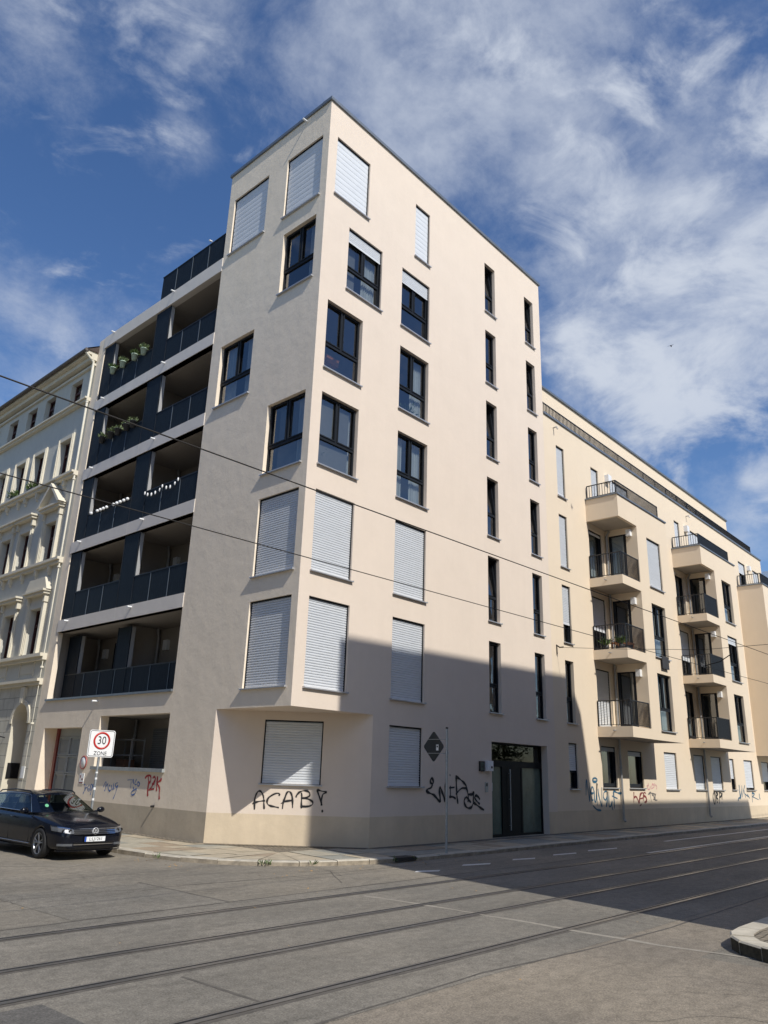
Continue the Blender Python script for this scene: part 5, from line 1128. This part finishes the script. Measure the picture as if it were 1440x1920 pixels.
def leaves(q, o, n, rx, rz, ln, up=.6, rnd=random.Random(2)):
    for i in range(n):
        th = rnd.random() * 2 * PI; rr = rnd.random() ** .5
        b = Vector(o) + Vector((math.cos(th) * rx * rr, math.sin(th) * rx * rr, rnd.random() * rz))
        d = Vector((math.cos(th) * rr + rnd.uniform(-.5, .5), math.sin(th) * rr + rnd.uniform(-.5, .5), up + rnd.uniform(-.4, .6))).normalized() * ln * rnd.uniform(.6, 1.3)
        s = d.cross(Vector((rnd.uniform(-1, 1), rnd.uniform(-1, 1), 1))).normalized() * ln * .14
        q.add([b, b + d * .5 + s, b + d, b + d * .5 - s], [[0, 1, 2, 3]])
q = MB(); rw = random.Random(4)
for x, y in ((-1.28, -.9), (-1.2, -.95), (-.4, -1.5), (-2.5, 1.2), (2.4, -2.02), (1.7, -1.95)): leaves(q, (x, y, .03), 14, .06, .05, .09, .8, rw)
o = q.build('weeds', LEAF); o['kind'] = 'stuff'; o['label'] = 'small weeds growing along the kerb stones'

# street tree on the opposite pavement, mirrored in the entrance glass
tr_ = thing('street_tree', 'leafy young street tree on the opposite pavement, mirrored in the entrance fanlight', 'tree', (29, -12, .2))
q = MB(); q.tube([P(29, -12, 0), P(29.05, -12, 1.5), P(29, -12.05, 3.2), P(29.1, -12, 5.2)], [.13, .11, .08, .03], 10)
rt = random.Random(9)
for i in range(9):
    a = i * .7; z0 = 2.2 + .3 * i; q.tube([P(29, -12, z0), P(29 + 1.1 * math.cos(a), -12 + .8 * math.sin(a), z0 + .8)], [.04, .012], 6)
q.build('trunk', mat('bark_brown', (.09, .065, .045), .9, 0, .3, 8, .6, 20), tr_)
q = MB()
for i in range(44):
    a, r0 = rt.random() * 6.3, rt.random() ** .6 * 1.7; leaves(q, (29 + r0 * math.cos(a), -12 + r0 * .75 * math.sin(a), rt.uniform(1.9, 5.6)), 60, .5, .6, .3, .1, rt)
q.build('crown', LEAF, tr_)

# ================================================================= signs
SG = (3.78, -1.9, KH)
t = thing('road_sign', 'dark diamond shaped sign seen from behind on a grey steel pole before the house entrance', 'road sign', SG)
q = MB(); q.tube([P(SG[0], SG[1], .02), P(SG[0], SG[1], 3.08)], .032, 12); q.tube([P(SG[0], SG[1], 3.08), P(SG[0], SG[1], 3.12)], .035, 12, 1); q.build('pole', [M['steel'], M['black']], t)
# sign faces down the street to the right; seen edge-on-ish from behind
FD = Fr((SG[0], SG[1], 0), (.16, .987, 0), (-.987, .16, 0))
q = MB(); cxd, czd, hd = .50, 2.64, .40
def rdiamond(h, r=.06, n=4):
    out = []
    for k in range(4):
        a = k * PI / 2; c0_ = Vector((math.cos(a), math.sin(a))) * (h - r * 1.41)
        for i in range(n + 1):
            b = a - PI / 4 + PI / 2 * i / n; out.append((cxd + c0_.x + r * math.cos(b), czd + c0_.y + r * math.sin(b)))
    return out
q.prism(FD, rdiamond(hd), -.012, .0); o = q.build('sign_plate', mat('sign_back_grey', (.045, .052, .055), .55, .2, var=.15), t)
q = MB(); q.box(FD, cxd - .19, cxd - .10, czd - .1, czd + .05, .001, .003); q.build('sticker', M['white'], o)
q = MB(); q.box(FD, cxd - .17, cxd - .12, czd - .02, czd + .02, .0035, .005); q.build('sticker_print', M['black'], o)
for zz in (2.82, 2.47):
    q = MB(); q.box(FD, -.04, cxd + .2, zz - .008, zz + .008, .002, .018); q.tube([FD.p(0, zz - .03, 0), FD.p(0, zz + .03, 0)], .042, 12); q.build('bracket', M['steel'], t)

SZ = (-2.12, 4.85, KH)
t = thing('road_sign', 'white square 30 ZONE speed limit sign on a steel pole behind the parked car', 'road sign', SZ)
q = MB(); q.tube([P(SZ[0], SZ[1], .02), P(SZ[0], SZ[1], 2.72)], .032, 12); q.build('pole', M['steel'], t)
fa = math.radians(10); nrm = Vector((-math.sin(fa), -math.cos(fa), 0)); FZ = Fr((SZ[0], SZ[1], 0), Vector((-nrm.y, nrm.x, 0)), nrm)
def rrect(a0, a1, b0, b1, r, n=5):
    out = []
    for cx_, cy_, st in ((a1 - r, b1 - r, 0), (a0 + r, b1 - r, PI / 2), (a0 + r, b0 + r, PI), (a1 - r, b0 + r, 1.5 * PI)):
        out += [(cx_ + r * math.cos(st + PI / 2 * i / n), cy_ + r * math.sin(st + PI / 2 * i / n)) for i in range(n + 1)]
    return out
S = .335; zc_ = 2.43
q = MB(); q.prism(FZ, rrect(-S, S, zc_ - S, zc_ + S, .06), .035, .05); sp = q.build('sign_plate', M['white'], t)
q = MB(); o1 = rrect(-S + .018, S - .018, zc_ - S + .018, zc_ + S - .018, .05); o2 = rrect(-S + .03, S - .03, zc_ - S + .03, zc_ + S - .03, .04); n = len(o1)
q.add([FZ.p(a, b, .0515) for a, b in o1 + o2], [[i, (i + 1) % n, n + (i + 1) % n, n + i] for i in range(n)]); q.build('sign_border', M['black'], sp)
q = MB(); q.lathe(FZ.p(0, zc_ + .07, .0515), FZ.n, [(.22, 0), (.22, .001), (.17, .001), (.17, 0)], 40); q.build('red_ring', mat('sign_signal_red', (.50, .022, .018), .4, var=.05), sp)
text_mesh('number', '30', .285, FZ, 0, zc_ + .07, .0525, M['black'], sp, .82)
text_mesh('lettering', 'ZONE', .135, FZ, 0, zc_ - .245, .0525, M['black'], sp, .92)
q = MB(); q.box(FZ, -.25, .25, zc_ + .17, zc_ + .195, .012, .034); q.box(FZ, -.25, .25, zc_ - .2, zc_ - .175, .012, .034); q.build('bracket', M['steel'], t)
q = MB()
for zz, w in ((1.55, .05), (1.7, .04), (1.3, .06), (1.05, .05)): q.lathe(P(SZ[0], SZ[1], zz), (0, 0, 1), [(.0335, 0), (.0335, w)], 12)
q.build('sticker', M['white'], t)

# ================================================================= overhead wires
WIRE = mat('wire_dark', (.03, .027, .024), .6, .3)
for lab, y, ya in (('thick tram contact wire, the upper one crossing the house front', -7.9, 0), ('tram contact wire, the lower one crossing the house front', -5.4, 0)):
    t = MB(); t.tube([P(x, y, 5.33 + .0185 * x + (.002 * (x / 10) ** 2)) for x in range(-40, 70, 5)], .008, 8)
    tag(t.build('overhead_wire', WIRE), lab, 'wire', 'tram contact wires')
WZ = lambda x: 5.33 + .0185 * x + .002 * (x / 10) ** 2
t = thing('span_wire', 'thin span wire running from a wall hook on the house across the tram street', 'wire', (13.14, -.1, 6.63))
q = MB(); q.tube([P(13.14, -.12, 6.6), P(13.14, -2.5, 6.36), P(13.14, -5.4, 6.12), P(13.14, -7.9, 6.14), P(13.14, -11, 6.45), P(13.14, -14, 6.95)], .008, 6); q.build('wire', WIRE, t)
q = MB(); q.tube([P(13.14, 0, 6.7), P(13.14, -.14, 6.6), P(13.14, -.3, 6.6)], .025, 8); q.tube([P(13.14, -.02, 6.7), P(13.14, -.03, 6.35)], .02, 8); q.build('wall_hook', WIRE, t)
for y in (-5.4, -7.9):
    q = MB(); z_ = 6.12 if y > -6 else 6.14
    q.tube([P(13.14, y - .9, WZ(13.14) + .35), P(13.14, y - .5, WZ(13.14) + .12), P(13.14, y, WZ(13.14) + .02)], .016, 8); q.tube([P(13.14, y - .9, WZ(13.14) + .35), P(13.14, y - .9, z_ + .02)], .01, 6); q.build('steady_arm', WIRE, t)

# ================================================================= plants, pots and lights on the loggias
POT = mat('pale_green_pot', (.46, .58, .47), .5, var=.06); POTD = mat('dark_grey_pot', (.045, .047, .05), .6, var=.2)
def pot_plant(s, zr, c, kind, label, group, seed, h=1.0):
    b = FL.p(s, zr, c); t = thing('potted_plant', label, 'potted plant', tuple(b), group); q = MB(); rnd = random.Random(seed)
    pm = POT if kind == 'green' else POTD
    q.lathe(b, (0, 0, 1), [(0, 0), (.085, 0), (.12, .22), (.13, .22), (.13, .25), (.11, .25), (.1, .2), (0, .2)], 16); q.build('pot', pm, t)
    q = MB()
    if kind == 'green': leaves(q, (b.x, b.y, b.z + .22), 150, .10, .1, .15 * h, .7, rnd); q.build('foliage', LEAF2 if seed % 2 else LEAF, t)
    else: leaves(q, (b.x, b.y, b.z + .22), 60, .12, .08, .13 * h, .4, rnd); q.build('foliage', LEAF2, t)
for i, (s, lb) in enumerate(((12.28, 'leftmost green plant in a pale pot on the top loggia railing'), (11.5, 'bushy green plant in the second pale pot from the left on the top loggia railing'), (10.62, 'spiky green plant in the third pale pot from the left on the top loggia railing'), (9.95, 'rightmost plant in a pale pot beside the screen of the top loggia'))):
    pot_plant(s, 16.76, .05, 'green', lb, 'pale pots hanging on the top loggia railing', 20 + i, 1.0)
for i, (s, lb) in enumerate(((12.25, 'leftmost dark pot with a scrappy plant on the railing one floor below the pale pots'), (11.56, 'second dark pot from the left with withered leaves on the railing below the pale pots'), (11.04, 'broad dark pot with a straw coloured plant on the railing below the pale pots'), (10.41, 'tall dark pot second from the right on the railing below the pale pots'), (9.95, 'rightmost dark pot beside the screen on the railing below the pale pots'))):
    pot_plant(s, 13.72, .05, 'dark', lb, 'dark pots hanging on the loggia railing', 40 + i, 1.1)
t = thing('light_string', 'string of round white lantern balls along the left half of a loggia railing', 'string lights', tuple(FL.p(11, 10.85, 0)))
q = MB(); q.tube([FL.p(s, 10.87, .0) for s in (12.5, 11.5, 10.5, 9.5)], .006, 6); q.build('cable', WIRE, t)
for s in (12.19, 11.72, 11.5, 11.28, 11.04, 10.54, 10.3, 10.07, 9.82, 9.56):
    q = MB(); q.ball(FL.p(s, 10.83, .03), .062, 0, 14); q.build('bulb', M['white'], t)
t = thing('light_string', 'string of small oblong white bulbs along the right half of the same loggia railing', 'string lights', tuple(FL.p(7.3, 10.7, 0)))
q = MB(); pts = [(8.41, 10.79), (8.22, 10.7), (7.97, 10.65), (7.73, 10.66), (7.46, 10.7), (7.32, 10.8), (7.06, 10.69), (6.82, 10.66), (6.55, 10.72), (6.38, 10.82)]
q.tube([FL.p(s, z + .06, .0) for s, z in pts], .006, 6); q.build('cable', WIRE, t)
for s, z in pts:
    q = MB(); q.ball(FL.p(s, z, .02), .03, 0, 10, (1, 1, 2.3)); q.build('bulb', M['white'], t)
pot = thing('potted_plant', 'small bushy plant on the floor behind the loggia railing', 'potted plant', tuple(FL.p(7.2, 12.88, -1.2)))
q = MB(); b = FL.p(7.2, 12.9, -1.2); q.lathe(b, (0, 0, 1), [(0, 0), (.1, 0), (.15, .7), (0, .7)], 14); q.build('pot', POTD, pot); q = MB(); leaves(q, (b.x, b.y, b.z + .7), 160, .2, .3, .22); q.build('foliage', LEAF, pot)
for s, lb in ((19.75, 'green trailing plant on the right window ledge of the old house'), (17.9, 'green trailing plant on the ledge of the second window of the old house')):
    b = FL.p(s + .2, 13.0, .1); t = thing('potted_plant', lb, 'potted plant', tuple(b)); q = MB(); q.box(Fr(b, FL.u, FL.n), -.3, .3, 0, .14, -.1, .08); q.build('pot', POTD, t)
    q = MB(); rnd = random.Random(int(s * 10))
    for k in range(5): leaves(q, tuple(b + FL.u * (-.25 + .12 * k) + Vector((0, 0, .1))), 40, .12, .25, .16, .5, rnd)
    q.build('foliage', LEAF, t)
# shelf with a crate inside the street level loggia
b = FL.p(9.5, 1.5, -1.2); t = thing('storage_shelf', 'grey metal shelf standing inside the street level loggia', 'shelf', tuple(b))
q = MB()
for a in (8.9, 10.1):
    for c_ in (-1.45, -1.0): q.box(FL, a - .02, a + .02, 1.5, 2.75, c_ - .02, c_ + .02)
q.build('upright', M['pipe'], t); q = MB()
for z in (1.75, 2.2, 2.68): q.box(FL, 8.9, 10.1, z, z + .04, -1.46, -.98)
q.build('shelf_board', M['pipe'], t)
q = MB(); q.box(FL, 9.3, 9.85, 1.792, 2.05, -1.4, -1.05); q.box(FL, 9.29, 9.86, 2.05, 2.08, -1.41, -1.04); tag(q.build('crate', mat('brown_cardboard', (.20, .10, .06), .8, var=.2)), 'brown cardboard box on the lower board of the metal shelf', 'box')
# odds and ends on the wing balconies
WOOD = mat('orange_wood', (.36, .14, .05), .6, 0, .25, 5, stretch=(1, 8, 1))
t = thing('garden_table', 'small orange wooden table on the middle left balcony of the wing', 'table', (17.1, -.85, 6.9)); q = MB()
for i in range(6): q.box(W0, 16.7 + .13 * i, 16.82 + .13 * i, 7.22, 7.25, -1.2, -.5)
q.build('tabletop', WOOD, t)
for x in (16.75, 17.4):
    for y in (-1.15, -.55): q = MB(); q.box(W0, x - .02, x + .02, 6.902, 7.22, y - .02, y + .02); q.build('leg', WOOD, t)
for i, (x, y, lb) in enumerate(((16.45, -1.1, 'leafy plant in the outer corner of the middle left balcony'), (16.5, -.4, 'leafy plant by the wall on the middle left balcony'))):
    t = thing('potted_plant', lb, 'potted plant', (x, y, 6.9)); q = MB(); q.lathe((x, y, 6.902), (0, 0, 1), [(0, 0), (.09, 0), (.12, .2), (0, .2)], 14); q.build('pot', POTD, t); q = MB(); leaves(q, (x, y, 7.1), 50, .1, .1, .3, .9, random.Random(i + 60)); q.build('foliage', LEAF, t)
q = MB(); q.box(FB, 19.3, 19.98, 6.45, 6.95, .08, .1); q.box(FB, 19.28, 20.0, 6.95, 6.98, -.02, .1); tag(q.build('hanging_cloth', mat('charcoal_cloth', (.04, .042, .046), .9, var=.15)), 'dark grey cloth hung over the sill of a wing window', 'cloth')
q = MB()
for i in range(5): q.tube([P(28.6 + .1 * i, -.55, 12.9), P(28.7 + .12 * i, -.6, 13.55 + .05 * math.sin(i))], .03, 6)
tag(q.build('folded_chair', mat('faded_red_plastic', (.45, .09, .07), .6, var=.1)), 'faded red folded chair on the far top terrace', 'chair')
# bird
bx, by, bz = CAM[0] + .8952 * 30, CAM[1] + .3126 * 30, CAM[2] + .5335 * 30
t = thing('bird', 'small dark bird flying in front of the white cloud', 'bird', (bx, by, bz)); q = MB()
q.tube([P(bx - .08, by, bz), P(bx - .035, by, bz + .005), P(bx + .035, by, bz + .005), P(bx + .085, by + .01, bz + .01)], [.005, .02, .02, .007], 8); bd = q.build('body', M['black'], t)
for s in (1, -1):
    q = MB(); q.add([P(bx - .03, by, bz + .01), P(bx + .035, by, bz + .01), P(bx + .01, by + s * .09, bz + .05), P(bx - .035, by + s * .13, bz + .01)], [[0, 1, 2, 3]]); q.build('wing', M['black'], t)

# things standing just inside some tower windows
t = thing('pendant_lamp', 'white globe lamp hanging inside the upper left window under a half drawn shutter', 'lamp', (1.5, .5, 17.1))
q = MB(); q.tube([P(1.5, .5, 18.2), P(1.5, .5, 17.0)], .012, 6); q.build('cord', M['black'], t); q = MB(); q.ball((1.5, .5, 16.85), .17, 0, 18); q.build('lamp_shade', M['white'], t)
ORG = mat('orange_cardboard', (.50, .16, .06), .8, var=.15)
for i, (x, z, w_, lb) in enumerate(((.62, 13.72, .26, 'smaller orange box behind the lower pane of a corner window'), (1.12, 13.52, .5, 'longer orange box behind the lower pane of a corner window'))):
    q = MB(); q.box(W0, x - w_ / 2, x + w_ / 2, z - .1, z + .1, .42, .6); q.box(W0, x - w_ / 2 - .01, x + w_ / 2 + .01, z + .1, z + .115, .41, .61); q.box(W0, x - .02, x + .02, 12.9, z - .1, .5, .53); tag(q.build('storage_box', ORG), lb, 'box')
for i, (x, z, lb) in enumerate(((.75, 9.95, 'leafy house plant behind the lowest open window next to the corner'), (4.7, 12.9, 'small house plant inside the middle window of the second window column'))):
    t = thing('potted_plant', lb, 'potted plant', (x, .55, z)); q = MB(); q.lathe((x, .55, z), (0, 0, 1), [(0, 0), (.1, 0), (.13, .22), (0, .22)], 14); q.build('pot', M['white'], t); q = MB(); leaves(q, (x, .55, z + .2), 120, .2, .3, .25, .6, random.Random(70 + i)); q.build('foliage', LEAF2, t)
# ================================================================= sky, sun, camera
EL, AZ = math.radians(45.5), math.radians(11.9)
sd = Vector((math.sin(AZ) * math.cos(EL), math.cos(AZ) * math.cos(EL), -math.sin(EL)))
sl = bpy.data.lights.new('sun', 'SUN'); sl.energy = 4.25; sl.angle = math.radians(.53); sl.color = (1, .955, .88)
so = bpy.data.objects.new('sun', sl); C.objects.link(so); so.rotation_euler = sd.to_track_quat('-Z', 'Y').to_euler(); so.location = (0, -20, 40)
w = bpy.data.worlds.new('World'); scene.world = w; w.use_nodes = True
n = w.node_tree.nodes; l = w.node_tree.links; bg = n['Background']
sky = n.new('ShaderNodeTexSky'); sky.sky_type = 'NISHITA'; sky.sun_disc = False; sky.sun_elevation = EL; sky.sun_rotation = PI + AZ; sky.altitude = 120; sky.air_density = 1.0; sky.dust_density = .6; sky.ozone_density = 2.2
tc = n.new('ShaderNodeTexCoord')
def math_(op, a, b=None, c_=None):
    x = n.new('ShaderNodeMath'); x.operation = op
    for i, v in enumerate((a, b, c_)):
        if v is None: continue
        if isinstance(v, (int, float)): x.inputs[i].default_value = v
        else: l.new(v, x.inputs[i])
    return x.outputs[0]
nrm_ = n.new('ShaderNodeVectorMath'); nrm_.operation = 'NORMALIZE'; l.new(tc.outputs['Generated'], nrm_.inputs[0])
sp_ = n.new('ShaderNodeSeparateXYZ'); l.new(nrm_.outputs[0], sp_.inputs[0])
den = math_('ADD', sp_.outputs['Z'], .12)
cb = n.new('ShaderNodeCombineXYZ'); l.new(math_('DIVIDE', sp_.outputs['X'], den), cb.inputs['X']); l.new(math_('DIVIDE', sp_.outputs['Y'], den), cb.inputs['Y'])
def cloud_noise(scale, detail, rough, dist, rot=0, stretch=(1, 1, 1), off=(0, 0, 0), src=None):
    mp = n.new('ShaderNodeMapping'); mp.inputs['Rotation'].default_value = (0, 0, rot); mp.inputs['Scale'].default_value = stretch; mp.inputs['Location'].default_value = off
    l.new(src or cb.outputs[0], mp.inputs['Vector'])
    t = n.new('ShaderNodeTexNoise'); t.inputs['Scale'].default_value = scale; t.inputs['Detail'].default_value = detail; t.inputs['Roughness'].default_value = rough; t.inputs['Distortion'].default_value = dist
    l.new(mp.outputs['Vector'], t.inputs['Vector']); return t.outputs['Fac']
def dirof(px, py):
    v = Vector(RIGHT) * ((px - 720) / 1450) + Vector(DOWN) * ((py - 960) / 1450) + Vector(FWD); return v.normalized()
def blob(px, py, rdeg, wgt):
    d = n.new('ShaderNodeVectorMath'); d.operation = 'DOT_PRODUCT'; l.new(nrm_.outputs[0], d.inputs[0]); d.inputs[1].default_value = dirof(px, py)
    m = n.new('ShaderNodeMapRange'); m.interpolation_type = 'SMOOTHSTEP'; m.inputs['From Min'].default_value = math.cos(math.radians(rdeg)); m.inputs['From Max'].default_value = 1; m.inputs['To Max'].default_value = wgt
    l.new(d.outputs['Value'], m.inputs['Value']); return m.outputs[0]
def ssum(bl):
    s = None
    for b in bl: v = blob(*b); s = v if s is None else math_('ADD', s, v)
    return s
# thin high veil
veil = ssum(VEIL)
nv = math_('ADD', math_('MULTIPLY', cloud_noise(1.5, 8, .6, .3, 1.9, (.6, 1.2, 1)), .45), math_('MULTIPLY', cloud_noise(5.5, 9, .66, .2, 0, (1, 1, 1.5), (5, 2, 1), nrm_.outputs[0]), .55))
vd = n.new('ShaderNodeMapRange'); vd.interpolation_type = 'SMOOTHSTEP'; vd.inputs['From Min'].default_value = .50; vd.inputs['From Max'].default_value = 1.12; vd.inputs['To Max'].default_value = .68
l.new(math_('ADD', math_('MULTIPLY_ADD', nv, 2.0, -.5), math_('MINIMUM', veil, .34)), vd.inputs['Value'])
# flocky patches
puff = ssum(PUFF)
np_ = cloud_noise(7.5, 12, .6, .4, .2, (.9, 1.1, 1.7), (3.1, 1.7, .4), nrm_.outputs[0])
pd = n.new('ShaderNodeMapRange'); pd.interpolation_type = 'SMOOTHSTEP'; pd.inputs['From Min'].default_value = .58; pd.inputs['From Max'].default_value = 1.2; pd.inputs['To Max'].default_value = .88
l.new(math_('ADD', math_('MULTIPLY_ADD', np_, 2.2, -.6), math_('MINIMUM', puff, .46)), pd.inputs['Value'])
tot = math_('SUBTRACT', 1, math_('MULTIPLY', math_('SUBTRACT', 1, vd.outputs[0]), math_('SUBTRACT', 1, pd.outputs[0])))
hs = n.new('ShaderNodeHueSaturation'); hs.inputs['Hue'].default_value = SKY_HUE; hs.inputs['Saturation'].default_value = SKY_SAT; hs.inputs['Value'].default_value = SKY_VAL; l.new(sky.outputs[0], hs.inputs['Color'])
mx = n.new('ShaderNodeMix'); mx.data_type = 'RGBA'; l.new(tot, mx.inputs['Factor']); l.new(hs.outputs[0], mx.inputs['A']); mx.inputs['B'].default_value = (*CLOUD, 1)
l.new(mx.outputs['Result'], bg.inputs['Color']); bg.inputs['Strength'].default_value = SKY_STR
cd = bpy.data.cameras.new('camera'); co = bpy.data.objects.new('camera', cd); C.objects.link(co)
R_, U_, B_ = Vector(RIGHT), -Vector(DOWN), -Vector(FWD)
co.matrix_world = Matrix(((R_.x, U_.x, B_.x, CAM[0]), (R_.y, U_.y, B_.y, CAM[1]), (R_.z, U_.z, B_.z, CAM[2]), (0, 0, 0, 1)))
cd.sensor_fit = 'VERTICAL'; cd.sensor_height = 24; cd.lens = 24 * 1450 / 1920; cd.clip_start = .1; cd.clip_end = 2000
scene.camera = co
scene.view_settings.view_transform = 'Standard'; scene.view_settings.look = 'None'; scene.view_settings.exposure = EXPO; scene.view_settings.gamma = 1
scene.cycles.max_bounces = 8; scene.cycles.transparent_max_bounces = 12
